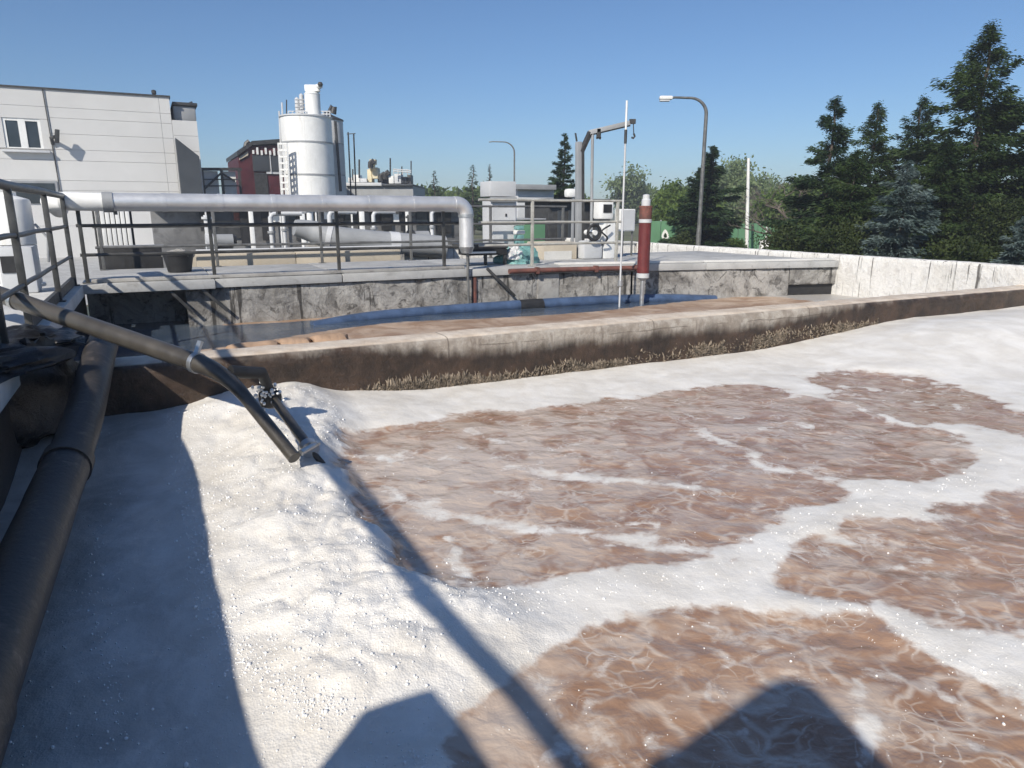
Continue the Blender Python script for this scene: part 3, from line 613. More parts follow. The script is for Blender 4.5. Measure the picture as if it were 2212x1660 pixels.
# ================================================================== FOREGROUND PIPES
bp = thing('black_pipe', 'large black pipe lying in the foam beside the walkway', 'pipe', W(-.6, 3, .3))
def wob(pts, r, n=28, amp=.006):
    m = MB().tube(pts, r, n); a_ = np.array(m.v); k = (fbm(a_[:, 0] * 5 + a_[:, 2] * 3, a_[:, 1] * 5 + a_[:, 2] * 2, 3) - .5) * amp * 2
    a_[:, 2] += k; a_[:, 0] += k * .7; m.v = [tuple(x) for x in a_]; return m
def pl(v): return W(float(np.interp(v, [-1, 2, 4.3, 5.4, 7.3], [-.76, -.70, -.62, -.53, -.44])), v, float(np.interp(v, [-1, 2, 4.2, 4.8, 5.6, 6.7, 7.3], [.26, .28, .31, .37, .49, .68, .74])))
m_bpipe = M('worn black pipe', (.033, .03, .028), .5, var=.35, scale=4, bump=.25, bscale=20, dirt=(.16, .13, .115), dirt_amt=.36)
wob([pl(v) for v in np.linspace(7.0, 4.75, 20)], .122).build('pipe_length', m_bpipe, bp)
wob([pl(v) for v in np.linspace(4.78, 2.45, 16)], .13).build('pipe_length', m_bpipe, bp)
wob([pl(v) for v in np.linspace(2.48, -.1, 16)], .14).build('pipe_length', m_bpipe, bp)
MB().tube([pl(4.82), pl(4.70)], .141, 28).build('joint_ring', m_bpipe, bp)
MB().lathe(pl(7.0), [(.001, -.123), (.07, -.1), (.108, -.055), (.123, 0), (.108, .055), (.07, .1), (.001, .123)], 26).build('rounded_end', m_bpipe, bp)

def bend(p0, p1, p2, k=.3, n=9):
    p0, p1, p2 = map(np.array, (p0, p1, p2)); a_ = p1 + (p0 - p1) * k; b_ = p1 + (p2 - p1) * k; out = [p0]
    for i in range(n + 1): t_ = i / n; out.append(a_ * (1 - t_) ** 2 + 2 * p1 * t_ * (1 - t_) + b_ * t_ ** 2)
    return out + [p2]
g1, g2_ = onZ(488, 806, .70), onZ(636, 990, .24); gA = onZ(0, 637, 1.15); g0 = gA + (gA - g1) * .6
gp = thing('grey_pipe', 'long grey steel pipe slanting down and bending towards the foam', 'pipe', g1)
_a = np.array(g1) + (np.array(g0) - g1) / np.linalg.norm(np.array(g0) - g1) * .9; pts = [np.array(g0)] + bend(_a, g1, g2_, .3); MB().tube(pts, [.072] * 3 + list(np.linspace(.068, .046, len(pts) - 4)) + [.043], 24).build('pipe_run', m_pipegrey, gp)
d = (np.array(g1) - g0); d /= np.linalg.norm(d)
def clampring(p, dd, r_, wd, mat, nm='clamp'): MB().tube([p - dd * wd / 2, p + dd * wd / 2], r_, 22).build(nm, mat, gp)
pc = g0 + (g1 - g0) * ((np.linalg.norm(onZ(38, 643, 1.16) - g0)) / np.linalg.norm(g1 - g0)); clampring(gA + (g1 - gA) * .085, d, .08, .05, m_galv)
clampring(g0 + (g1 - g0) * .93, d, .08, .04, m_galv)
MB().bar(g0 + (g1 - g0) * .93 + np.array([0, 0, .06]), g0 + (g1 - g0) * .935 + np.array([.01, .05, .16]), .05, .02).build('clamp_lug', m_galv, gp)
e0, e1 = onZ(590, 862, .40), onZ(668, 968, .22)
MB().tube([e0, e1], .037, 18).build('branch_pipe', m_pipegrey, gp)
vd = (np.array(e1) - e0); vd /= np.linalg.norm(vd)
MB().tube([g1 + np.array([.02, .03, .0]), g1 + np.array([.18, .22, -.05]), e0 + np.array([-.03, .03, .05]), e0], [.05, .045, .04, .045], 16).build('branch_elbow', m_black, gp)
MB().lathe(e0 + np.array([-.03, .02, -.02]), [(.03, -.06), (.075, -.04), (.09, .02), (.085, .07), (.05, .1), (.02, .11)], 16).build('valve_head', m_black, gp)
cx = (np.array(g2_) + e1) / 2
MB().tube([np.array(g2_) + np.array([.03, .04, .02]), np.array(e1) + np.array([.05, .04, .02])], .022, 10).build('cross_tie', m_galv, gp)
MB().tube([np.array(e1) - vd * .03, np.array(e1) + vd * .03], .066, 18).build('end_clamp', m_galv, gp)
MB().tube([e1, onZ(720, 1030, -.02)], .022, 10).build('dip_rod', m_steeld, gp)
# foam flecks sticking to the valve
rs = np.random.RandomState(3); pv = e0 + rs.normal(0, .05, (60, 3)) + np.array([-.03, -.02, .05])
tag(scatter_spheres('foam_flecks', pv, rs.uniform(.008, .022, 60), m_bubble, 'white foam flecks stuck on the valve'), 'white foam flecks stuck on the valve of the grey pipe', kind='stuff')

# black tarpaulin heap on the walkway edge, lower corner
def lump(name, c, sx, sy, sz, mat, parent=None, amp=.35, fr_=2.2, seed=0, n=28, m_=18, flat=True):
    vs, fs = [], []
    for i in range(m_ + 1):
        ph = math.pi * (i / m_) * (.5 if flat else 1.0)
        for k in range(n):
            th = 2 * math.pi * k / n; x, y, z = math.sin(ph) * math.cos(th), math.sin(ph) * math.sin(th), math.cos(ph)
            s_ = 1 + amp * (float(fbm(np.array([x * fr_ + seed + z]), np.array([y * fr_ + z * 1.7]), 4)[0]) - .5) * 2
            vs.append((c[0] + x * sx * s_, c[1] + y * sy * s_, c[2] + z * sz * s_))
    for i in range(m_):
        for k in range(n): k2 = (k + 1) % n; fs.append((i * n + k, (i + 1) * n + k, (i + 1) * n + k2, i * n + k2))
    return mk(name, vs, fs, mat, parent)
m_bag = M('black plastic sheet', (.012, .012, .013), .38, var=.4, scale=5, bump=.9, bscale=9)
tag(lump('black_sheet_heap', onZ(60, 745, ZD), .42, .5, .13, m_bag, amp=.55, fr_=3.5, seed=4), 'crumpled black plastic sheet heaped at the foot of the side railing', 'plastic sheet')
tag(lump('hanging_black_sheet', W(-.93, 6.45, .42), .2, .55, .42, m_bag, amp=.5, fr_=3.0, seed=15, flat=False), 'black sheet hanging over the walkway edge beside the black pipe end', 'plastic sheet')
tag(lump('black_sheet_bundle', onZ(-40, 800, ZD), .45, .55, .16, m_bag, amp=.5, fr_=3.2, seed=9), 'rolled black sheet bundle under the grey pipe at the picture edge', 'plastic sheet')

# unseen box added beside the railing to cast a shadow on the foam
cb = thing('shadow_box', 'unseen grey box added beside the side railing to shade the foam', 'shadow caster', W(-1.1, .3, ZD))
MB().box(-1.3, -1.02, .0, .8, ZD + .05, 1.8).build('housing', m_greymid, cb, bev=.02)
MB().box(-1.018, -1.005, .05, .75, .95, 1.75).build('door', m_greypale, cb, bev=.006)
MB().box(-1.28, -1.05, .05, .75, ZD + .001, ZD + .05).build('plinth', m_steeld, cb)

# ================================================================== SECOND BASIN: pipe, rods, red cylinder
fp = thing('blue_pipe', 'blue floating pipe lying on the water below the far wall', 'pipe', W(7, 12, 0))
bpts = [W(*q) for q in ((2.3, 11.9, -.04), (3.3, 12.08, .03), (4.6, 12.18, .05), (6.42, 12.17, .06))]
def smooth_path(p, n=8):
    p = [np.array(x) for x in p]; out = []
    for i in range(len(p) - 1):
        a0 = p[max(i - 1, 0)]; a1 = p[i]; a2 = p[i + 1]; a3 = p[min(i + 2, len(p) - 1)]
        for k in range(n):
            t_ = k / n; out.append(.5 * ((2 * a1) + (a2 - a0) * t_ + (2 * a0 - 5 * a1 + 4 * a2 - a3) * t_ ** 2 + (3 * a1 - a0 - 3 * a2 + a3) * t_ ** 3))
    return out + [p[-1]]
MB().tube(smooth_path(bpts), .105, 18).build('pipe_length', m_blue, fp)
MB().tube(smooth_path([W(6.78, 12.15, .06), W(8.2, 12.05, .06), (W(9.6, 11.88, .04)), W(10.9, 11.62, -.03)]), .108, 18).build('pipe_length', m_blue, fp)
MB().tube([W(6.36, 12.17, .04), W(6.86, 12.15, .04)], .13, 18).build('coupling', m_black, fp)
for i, (u0_, u1_) in enumerate(((.75, 1.35), (1.38, 1.78), (1.82, 2.3))):
    n = 14; pts = [W(u0_ + (u1_ - u0_) * k / n, 9.35 + .1 * i + .008 * math.sin(k * 2.1), .03) for k in range(n + 1)]
    rds = [.2 * (1 - .12 * abs(2 * k / n - 1) ** 6) for k in range(n + 1)]
    m = wob(pts, rds, 18, .012); tag(m.build('sludge_roll', M('orange brown scum %d' % i, (.40, .27, .18), .85, var=.2, scale=4, bump=.4)),
        ('short orange brown scum roll nearest the grey pipe behind the partition', 'middle orange brown scum roll floating behind the partition', 'farthest orange brown scum roll floating behind the partition')[i], 'scum roll', 'scum rolls floating behind the partition')
# slanting steel struts on the far wall
for i, (x0, y0, x1, y1) in enumerate(((352, 614, 418, 676), (418, 610, 492, 672), (1052, 580, 1112, 640))):
    p0 = onV(x0, y0, VB - .1); p1 = onV(x1, y1, VB - .12)
    tag(MB().bar(p0, p1, .05).build('wall_strut', m_steeld, bev=.005), ('slanting dark steel strut on the far wall next to the shaded corner', 'slanting dark steel strut on the far wall, second from the corner', 'slanting dark steel strut on the far wall below the tarpaulin')[i], 'strut', 'struts on the far wall')
# thin measuring pole
q = UV(onZ(1338, 660, .03)); mp = thing('measuring_pole', 'tall thin white pole standing in the second basin', 'pole', W(q[0], q[1], 0))
pb = W(q[0], q[1], -.2); zt = onV(1333, 216, q[1])[2]
MB().tube([pb, pb + np.array([0, 0, 3.35])], .019, 10).build('lower_tube', m_greypale, mp)
MB().tube([pb + np.array([0, 0, 3.3]), pb + np.array([0, 0, 3.55])], .028, 10).build('sleeve', m_steeld, mp)
MB().tube([pb + np.array([0, 0, 3.5]), pb + np.array([0, 0, zt + .2 - .65])], .010, 8).build('upper_rod', m_steeld, mp)
MB().tube([pb + np.array([0, 0, zt + .2 - .75]), pb + np.array([0, 0, zt + .2])], .02, 10).build('tip_tube', m_white, mp)
MB().tube([pb + np.array([0, 0, .62]), pb + np.array([0, 0, .72])], .05, 10).build('collar', m_galv, mp)
# red cylinder on its post
q = UV(onZ(1386, 655, .03)); rc = thing('red_cylinder', 'dull red cylinder with white cap on a steel post in the second basin', 'gauge', W(q[0], q[1], 0))
pb = W(q[0], q[1], 0); zz = lambda y: onV(1390, y, q[1])[2]
MB().lathe(pb, [(.045, -.3), (.045, zz(604))], 16).build('post', m_galv, rc)
MB().lathe(pb, [(.05, zz(606)), (.13, zz(600)), (.13, zz(592)), (.11, zz(590))], 24).build('flange', m_greypale, rc)
MB().lathe(pb, [(.122, zz(590)), (.122, zz(482))], 28).build('lower_barrel', m_red, rc)
MB().lathe(pb, [(.128, zz(481.5)), (.128, zz(474))], 28).build('white_band', m_greypale, rc)
MB().lathe(pb, [(.124, zz(473.5)), (.124, zz(450))], 28).build('upper_barrel', m_rust, rc)
MB().lathe(pb, [(.135, zz(449.5)), (.135, zz(445))], 28).build('rim', m_rust, rc)
MB().lathe(pb, [(.09, zz(445)), (.09, zz(432)), (.07, zz(430)), (.07, zz(422)), (.03, zz(420))], 18).build('cap', m_greypale, rc)
rp = thing('rusty_edge_pipe', 'rusty red pipe running along the walkway edge before the end railing', 'pipe', W(8, VB - .1, .66))
MB().tube([W(6.3, VB - .11, .70), W(7.6, VB - .12, .69), W(9.25, float(bV(9.25)) - .11, .70)], .05, 12).build('pipe_run', m_rust, rp)
for u in (6.9, 8.2, 9.1): MB().box(u, u + .06, float(bV(u)) - .17, float(bV(u)) - .05, .63, .76).build('clip', m_rust, rp)

# ================================================================== BUILDINGS BEHIND
GZ = -.28
# ---- pale panelled office block
VF = 40.0
hb = thing('office_building', 'pale panelled two storey building with white framed window', 'building', W(uvV(200, 300, VF)[0], VF + 4, GZ))
Uc = lambda x, y=300: uvV(x, y, VF)[0]
Zc = lambda y, x=240: uvV(x, y, VF)[2]
UE = Uc(376, 310); UX = Uc(432, 330); UM = Uc(113, 300); UN = Uc(352, 300); U0 = Uc(-420, 300)
rows = [Zc(y) for y in (201, 239, 261, 294, 327, 350, 392, 413)] + [1.2, GZ]
MB().box(U0, UE, VF + .15, VF + 9, GZ, rows[0] - .05).build('wall_core', m_seal, hb)
def panel(a, b, z1, z0, mat=m_panel): MB().box(a + .006, b - .006, VF, VF + .13, z0 + .006, z1 - .006).build('panel', mat, hb, smooth=False)
WU0, WU1, WZ1, WZ0 = Uc(8, 288), Uc(90, 290), Zc(256, 50), Zc(324, 50)
for i in range(len(rows) - 1):
    panel(UM, UN, rows[i], rows[i + 1]); panel(UN, UE, rows[i], rows[i + 1])
    if i < 1 or i > 4: panel(U0, UM, rows[i], rows[i + 1])
panel(U0, UM, rows[1], WZ1); panel(U0, WU0, WZ1, WZ0); panel(WU1, UM, WZ1, WZ0); panel(U0, UM, WZ0, rows[4]); panel(U0, UM, rows[4], rows[5])
MB().box(U0, UE + .05, VF - .06, VF + 9.05, rows[0] - .04, rows[0] + .04).build('roof_edge', m_steeld, hb)
wn = MB(); e = .11
wn.box(WU0, WU1, VF + .04, VF + .12, WZ1 - e, WZ1).box(WU0, WU1, VF + .04, VF + .12, WZ0, WZ0 + e).box(WU0, WU0 + e, VF + .042, VF + .118, WZ0, WZ1).box(WU1 - e, WU1, VF + .042, VF + .118, WZ0, WZ1)
um = WU0 + (WU1 - WU0) * .5; wn.box(um - .14, um + .14, VF + .03, VF + .117, WZ0, WZ1)
wo_ = MB().box(WU0 - .05, WU1 + .05, VF + .125, VF + .145, WZ0 - .05, WZ1 + .05).build('window', m_seal, hb)
wn.build('frame', m_white, wo_)
MB().box(WU0 + e, um - .14, VF + .08, VF + .095, WZ0 + e, WZ1 - e).build('pane', m_glass, wo_); MB().box(um + .14, WU1 - e, VF + .08, VF + .095, WZ0 + e, WZ1 - e).build('pane', m_glass, wo_)
MB().box(WU0 - .15, WU1 + .25, VF - .28, VF + .04, WZ0 - .12, WZ0 - .02).build('sill', m_greypale, wo_, bev=.02)
w2 = MB().box(Uc(25, 400), Uc(124, 400), VF - .04, VF - .005, Zc(440, 75), Zc(391, 75)).build('window', m_greymid, hb)
MB().box(Uc(32, 400), Uc(118, 400), VF - .06, VF - .043, Zc(440, 75), Zc(396, 75)).build('pane', m_glass, w2)
MB().tube([W(UM - .1, VF - .05, rows[0]), W(UM + .02, VF - .05, 2.2)], .022, 6).build('conduit', m_steeld, hb)
# set-down end bay with plant box on top and dark sloping block in front
zt = Zc(261, 405)
MB().box(UE + .01, UX, VF + .15, VF + 8, GZ, zt).build('end_bay_core', m_seal, hb)
ez = [zt, Zc(294, 405), Zc(327, 405), Zc(350, 405), Zc(392, 405), 1.2, GZ]
for i in range(len(ez) - 1): panel(UE, UX, ez[i], ez[i + 1])
MB().box(Uc(373, 240) + .02, Uc(424, 240), VF + .4, VF + 4, zt + .01, Zc(227, 400)).build('plant_box', m_greymid, hb, bev=.12)
MB().box(Uc(373, 240) + .02, Uc(424, 240) + .1, VF + .3, VF + 4.1, Zc(227, 400) + .005, Zc(227, 400) + .16).build('plant_box_roof', m_steeld, hb, bev=.04)
MB().tube([W(Uc(414, 230), VF + .8, Zc(227, 400)), W(Uc(414, 230), VF + .8, Zc(221, 400) + .1), W(Uc(419, 230), VF + .8, Zc(221, 400) + .12)], .05, 6).build('roof_vent', m_steeld, hb)
MB().lathe(W(Uc(336, 200), VF + 3, rows[0] + .1), [(.05, 0), (.05, .35), (.12, .4), (.12, .55), (.02, .6)], 8).build('roof_vent', m_steeld, hb)
VLn = VF - .9; q0, q1, q2, q3 = [uvV(*p, VLn) for p in ((379, 298), (430, 338), (437, 440), (386, 440))]
MB().poly([W(q0[0], VLn, q0[2]), W(q1[0], VLn, q1[2]), W(q1[0], VLn, GZ), W(q0[0], VLn, GZ)], W(0, .85, 0)).build('dark_wedge', m_greyclad, hb)  # dark block with a sloping top before the end bay
fl = thing('wall_floodlight', 'black floodlight on a bent arm fixed to the panelled facade', 'floodlight', W(Uc(118, 300), VF - .3, Zc(310, 118)))
MB().tube([W(Uc(113, 300), VF - .03, Zc(312, 115)), W(Uc(112, 300), VF - .2, Zc(299, 115)), W(Uc(122, 300), VF - .5, Zc(298, 115))], .085, 8).build('arm', m_steeld, fl)
MB().bar(W(Uc(124, 300), VF - .5, Zc(311, 125)), W(Uc(129, 300), VF - .6, Zc(283, 125)), .25, .18).build('lamp_head', m_steeld, fl, bev=.03)

# ---- glazed canopy frame
VC = 50.0; cn = thing('canopy_frame', 'dark steel canopy frame with pale panes between office and red building', 'canopy', W(uvV(475, 400, VC)[0], VC, GZ))
pc = lambda x, y: onV(x, y, VC)
MB().bar(pc(430, 366), pc(522, 366), .2, .18).build('eaves_beam', m_steeld, cn); 
for x in (436, 478, 516): MB().bar(pc(x, 367), np.array([*pc(x, 367)[:2], GZ]), .16).build('post', m_steeld, cn)
for y in (388, 402): MB().bar(pc(434, y), pc(518, y), .07).build('rail', m_steeld, cn)
MB().bar(pc(436, 414), pc(478, 374), .12).build('brace', m_steeld, cn); MB().bar(pc(478, 374), pc(508, 392), .1).build('brace', m_steeld, cn)
for a_, b_ in ((437, 477), (479, 515)):
    ua, ub = uvV(a_, 400, VC)[0], uvV(b_, 400, VC)[0]; MB().box(ua + .1, ub - .1, VC + .2, VC + .23, GZ, uvV(475, 370, VC)[2]).build('pane', m_white, cn)

# ---- red building
VR = 54.0; rb = thing('red_building', 'maroon clad building with dark roof edge behind the ladder', 'building', W(uvV(570, 380, VR)[0], VR + 3, GZ))
UR_ = lambda x, y=370: uvV(x, y, VR)[0]
ZR = lambda y, x=570: uvV(x, y, VR)[2]
ul, ur = UR_(517), UR_(668)
MB().poly([W(ul, VR, GZ), W(ur, VR, GZ), W(ur, VR, ZR(309, 640)), W(UR_(545), VR, ZR(317, 545)), W(ul, VR, ZR(338, 517))], W(0, 7, 0)).build('wall', m_maroon, rb)
for a_, b_ in (((513, 337), (545, 314)), ((545, 314), (668, 305))):
    p0, p1 = onV(*a_, VR - .25), onV(*b_, VR - .25); MB().poly([p0, p1, p1 + np.array([0, 0, .28]), p0 + np.array([0, 0, .28])], W(0, 7.6, 0)).build('roof', m_steeld, rb)
MB().poly([onV(517, 346, VR - .1), onV(536, 336, VR - .1), onV(536, 327, VR - .1), onV(517, 340, VR - .1)], W(0, .08, 0)).build('gable_board', m_beige, rb)
for a_, b_ in ((547, 583), (586, 612)):
    w_ = MB().box(UR_(a_), UR_(b_), VR - .12, VR - .02, ZR(371), ZR(336)).build('window', m_greyclad, rb); MB().box(UR_(a_) + .12, UR_(b_) - .12, VR - .14, VR - .122, ZR(369), ZR(338)).build('pane', m_greyclad, rb if False else w_)
for k in range(8):
    x = 548 + k * 9; MB().box(UR_(x), UR_(x) + .12, VR - .2, VR - .02, ZR(334 + (k % 3)), ZR(326 - (k % 2) * 6)).build('bracket', m_white, rb)
MB().box(UR_(584), UR_(586), VR - .16, VR - .1, ZR(376), ZR(334)).build('downpipe', m_greypale, rb)
MB().box(UR_(575), UR_(612), VR - .1, VR - .02, ZR(376), ZR(371)).build('lintel', m_greypale, rb)
MB().box(UR_(548), UR_(576), VR - .06, VR - .01, GZ, ZR(374)).build('door', m_steeld, rb)
MB().tube([W(UR_(538), VR + 1, ZR(318, 540)), W(UR_(541), VR + 1, ZR(308, 540)), W(UR_(548), VR + 1, ZR(303, 545))], .16, 7).build('roof_vent', m_steeld, rb)

# ---- silos
YS = 44.0; s0 = at(670, 400, YS); px = YS / FPX * 1.02
zs = lambda y, x=670: at(x, y, YS)[2]
sb = np.array([s0[0], s0[1], GZ])
si = thing('white_silo', 'large white cylindrical silo with rooftop filter tower', 'silo', sb)
rS = 49.5 * px
for a_, b_ in ((GZ, zs(379) - .03), (zs(379), zs(310) - .03), (zs(310), zs(256))):
    MB().lathe(sb * [1, 1, 0], [(rS, a_), (rS, b_)], 48).build('shell_ring', m_white, si)
for y in (379, 310): MB().lathe(sb * [1, 1, 0], [(rS + .03, zs(y) - .06), (rS + .03, zs(y) + .03)], 48).build('seam_band', m_greymid, si)
MB().lathe(sb * [1, 1, 0], [(rS + .06, zs(256)), (rS + .06, zs(253)), (.4, zs(249)), (.3, zs(249))], 48).build('roof', m_greypale, si)
tc = at(677, 250, YS)
MB().lathe([tc[0], tc[1], 0], [(15 * px, zs(252)), (15 * px, zs(205)), (15.6 * px, zs(205)), (15.6 * px, zs(203)), (13 * px, zs(202)), (13 * px, zs(198))], 24).build('filter_tower', m_white, si)
MB().xbox([*at(675, 200, YS)[:2], zs(199)], 26 * px, 20 * px, 12 * px).build('filter_head', m_white, si, bev=.04)
MB().tube([at(686, 198, YS - .2), at(686, 187, YS - .2), at(692, 186, YS - .4)], .16, 10).build('blower', m_white, si)
MB().lathe([*at(692, 186, YS - .5)[:2], zs(190)], [(.12, 0), (.16, .1), (.1, .22)], 10).build('blower_mouth', m_steeld, si)
for x, yt in ((643, 212), (653, 204)):
    MB().lathe([*at(x, 240, YS + .4)[:2], 0], [(4.6 * px, zs(252)), (4.6 * px, zs(yt)), (1 * px, zs(yt - 4))], 12).build('vent_stack', m_greypale, si)
for k in range(5): MB().tube([at(637, 216 + k * 8, YS - .1), at(664, 216 + k * 8, YS - .1)], .035, 6).build('platform_rail', m_greymid, si)
for x in (623, 632, 640, 648, 656, 664, 698, 706, 713): MB().tube([at(x, 254, YS - .4), at(x, 241, YS - .4)], .03, 6).build('guard_post', m_greypale, si)
for y in (247, 241): MB().tube([at(622, y, YS - .4), at(664, y, YS - .4)], .03, 6).build('guard_rail', m_greypale, si); MB().tube([at(694, y, YS - .4), at(714, y, YS - .4)], .03, 6).build('guard_rail', m_greypale, si)
MB().tube([at(619, 260, YS - 1), at(619, 216, YS - 1)], .035, 6).build('lightning_rod', m_steeld, si)
for x in (612, 606): MB().tube([np.array([*at(x, 400, YS)[:2], GZ]), at(x - 3, 222 if x > 610 else 240, YS)], .05, 6).build('vent_mast', m_greypale, si)
YS2 = 48.0; s2 = at(716, 400, YS2); px2 = YS2 / FPX * 1.02; zs2 = lambda y: at(716, y, YS2)[2]
sm = thing('small_silo', 'narrower white silo with dark conical cap behind the large silo', 'silo', [s2[0], s2[1], GZ])
for a_, b_ in ((GZ, zs2(379) - .03), (zs2(379), zs2(312) - .03), (zs2(312), zs2(262))): MB().lathe([s2[0], s2[1], 0], [(29.5 * px2, a_), (29.5 * px2, b_)], 40).build('shell_ring', m_greypale, sm)
MB().lathe([s2[0], s2[1], 0], [(31 * px2, zs2(262)), (31 * px2, zs2(259)), (8 * px2, zs2(248)), (4 * px2, zs2(240))], 40).build('cap', m_steeld, sm)
MB().tube([at(719, 246, YS2), at(722, 232, YS2), at(717, 230, YS2), at(712, 238, YS2), at(711, 256, YS2)], [.22, .17, .13, .1, .1], 10).build('gooseneck_vent', m_steeld, sm)
MB().tube([at(724, 262, YS2 - 1.0), at(736, 414, YS2 - 1.0)], .09, 8).build('downpipe', m_steeld, sm)
MB().tube([at(752, 286, YS2), np.array([*at(757, 415, YS2)[:2], GZ])], .05, 6).build('mast', m_steeld, sm); MB().tube([at(764, 289, YS2), np.array([*at(767, 415, YS2)[:2], GZ])], .05, 6).build('mast', m_steeld, sm)
MB().tube([at(749, 290, YS2), at(768, 289, YS2)], .03, 6).build('cross_arm', m_steeld, sm)
ld = thing('ladder_tower', 'white ladder frame standing against the silo', 'ladder', [*at(611, 400, 42)[:2], GZ])
for x0, x1 in ((601, 607.5), (611.5, 616), (620, 622.5)):
    MB().bar(np.array([*at(x1, 418, 42)[:2], GZ]), at(x0, 309, 42), .1).build('stile', m_white, ld)
for k in range(8): y = 311 + k * 14; MB().bar(at(601 + k * .9, y, 42), at(620 + k * .5, y, 42), .1).build('rung', m_white, ld)

# ---- flat plant building with rooftop machinery
YP = 58.0; pb_ = thing('plant_building', 'low grey plant building crowded with rooftop machinery', 'building', [*at(830, 420, YP)[:2], GZ])
pxp = YP / FPX
def pbox(name, x0, x1, y0, y1, mat, dy=0, dep=2.0, bev=.03, par=None):
    a_ = at(x0, y1, YP + dy); b_ = at(x1, y0, YP + dy); return MB().xbox([(a_[0] + b_[0]) / 2, a_[1] + dep / 2, a_[2]], b_[0] - a_[0], dep, b_[2] - a_[2]).build(name, mat, par or pb_, bev=bev)
a_ = at(748, 402, YP); b_ = at(892, 402, YP); MB().xbox([(a_[0] + b_[0]) / 2, YP + 4, GZ], b_[0] - a_[0], 8, a_[2] - GZ).build('wall', m_greymid, pb_)
pbox('parapet', 746, 824, 395, 402, m_greypale, -.3, 8); pbox('parapet', 826, 892, 398, 402, m_greyclad, -.3, 8)
for x0, x1, y0, y1, mt in ((752, 762, 384, 394, m_greypale), (764, 776, 378, 394, m_white), (778, 792, 386, 394, m_greypale), (794, 802, 366, 394, m_cream), (804, 815, 362, 386, m_cream), (816, 827, 380, 397, m_greyclad), (829, 838, 374, 397, m_steeld), (840, 850, 380, 397, m_white), (852, 866, 376, 397, m_greypale), (868, 878, 382, 397, m_greyclad), (880, 888, 378, 400, m_steeld)):
    pbox('roof_unit', x0, x1, y0, y1, mt, random.uniform(.2, 2.5), 1.2)
for x, y0, y1, r_ in ((776, 345, 385, .07), (804, 352, 366, .25), (806, 345, 356, .3), (843, 342, 380, .06), (888, 348, 385, .05), (762, 366, 390, .06), (868, 360, 380, .05)): MB().tube([at(x, y1, YP + 1), at(x, y0, YP + 1)], r_, 8).build('stack', m_steeld if r_ < .1 else m_cream, pb_)
for x, y in ((832, 376), (823, 380), (800, 352)): MB().tube([at(x, y + 12, YP + .5), at(x, y, YP + .5), at(x + 4, y - 4, YP + .5), at(x + 8, y + 2, YP + .5)], .2, 8).build('duct_hood', m_steeld, pb_)
for y in (370, 366): MB().tube([at(850, y, YP), at(888, y + 3, YP)], .05, 6).build('roof_rail', m_greypale, pb_)
for x in (850, 860, 870, 880): MB().tube([at(x, 378, YP), at(x, 366, YP)], .04, 6).build('roof_rail_post', m_greypale, pb_)
for x in (768, 800, 838): MB().box(*[0] * 0, *(uvV(x, 408, 60)[0], uvV(x + 16, 408, 60)[0]), 59.0, 59.05, GZ + .3, 1.9).build('window', m_glass, pb_) if False else None

# ================================================================== MACHINERY AND CLUTTER BETWEEN WALKWAY AND BUILDINGS
def vbox(name, V_, x0, x1, y0, y1, mat, par, dep=.5, bev=.02, z0=None):     # box whose front face fills the pixel rectangle on the plane V = V_
    a_ = uvV((x0 + x1) / 2, y1, V_); b_ = uvV((x0 + x1) / 2, y0, V_); ua, ub = uvV(x0, (y0 + y1) / 2, V_)[0], uvV(x1, (y0 + y1) / 2, V_)[0]
    return MB().box(ua, ub, V_, V_ + dep, a_[2] if z0 is None else z0, b_[2]).build(name, mat, par, bev=bev)
# beige trough wall behind the walkway
bt = thing('beige_trough', 'long low beige trough wall behind the rear railing', 'trough', W(2, 16.2, GZ))
MB().box(uvV(424, 560, 16)[0], uvV(640, 560, 16)[0] - .01, 16.0, 16.25, GZ, uvV(640, 545, 16)[2]).build('wall_section', m_beige, bt, bev=.02)
MB().box(uvV(640, 560, 16)[0], uvV(866, 560, 16)[0], 16.0, 16.25, GZ, uvV(760, 542, 16)[2]).build('wall_section', m_beige, bt, bev=.02)
MB().box(uvV(424, 560, 16)[0], uvV(866, 560, 16)[0], 17.8, 18.0, GZ, uvV(640, 538, 17.8)[2]).build('rear_wall', m_beige, bt, bev=.02)
MB().tube([W(uvV(424, 550, 16.9)[0], 16.9, 1.0), W(uvV(866, 550, 16.9)[0], 16.9, 1.0)], .05, 8).build('feed_pipe', m_greypale, bt)
# grey service building strip
m_shed = M('dull grey shed cladding', (.15, .15, .15), .7, var=.3, scale=.9, bump=.1, dirt=(.05, .05, .05), dirt_amt=.42)
sv = thing('service_shed', 'long grey service shed with dark openings under the silver pipe', 'shed', W(4, 26, GZ))
vbox('wall', 26, 330, 1000, 452, 540, m_shed, sv, 2.5, z0=GZ)
for x0, x1, y0, y1, mt in ((452, 500, 458, 478, m_greyclad), (462, 520, 492, 515, m_steeld), (585, 605, 460, 480, m_white), (608, 640, 458, 476, m_glass), (640, 690, 496, 518, m_steeld), (505, 535, 460, 476, m_rust), (700, 722, 458, 474, m_white), (745, 772, 458, 476, m_steeld), (800, 822, 456, 478, m_black), (850, 862, 458, 480, m_white), (900, 925, 458, 500, m_glass)):
    vbox('opening', 25.93, x0, x1, y0, y1, mt, sv, .06, 0)
MB().box(uvV(330, 500, 25.7)[0], uvV(1000, 500, 25.7)[0], 25.6, 28.6, uvV(640, 452, 26)[2] + .004, uvV(640, 452, 26)[2] + .15).build('roof_slab', m_greypale, sv)
for x in (541, 652, 780, 880): vbox('column', 24.6, x, x + 9, 454, 545, m_white, sv, .2, z0=GZ)
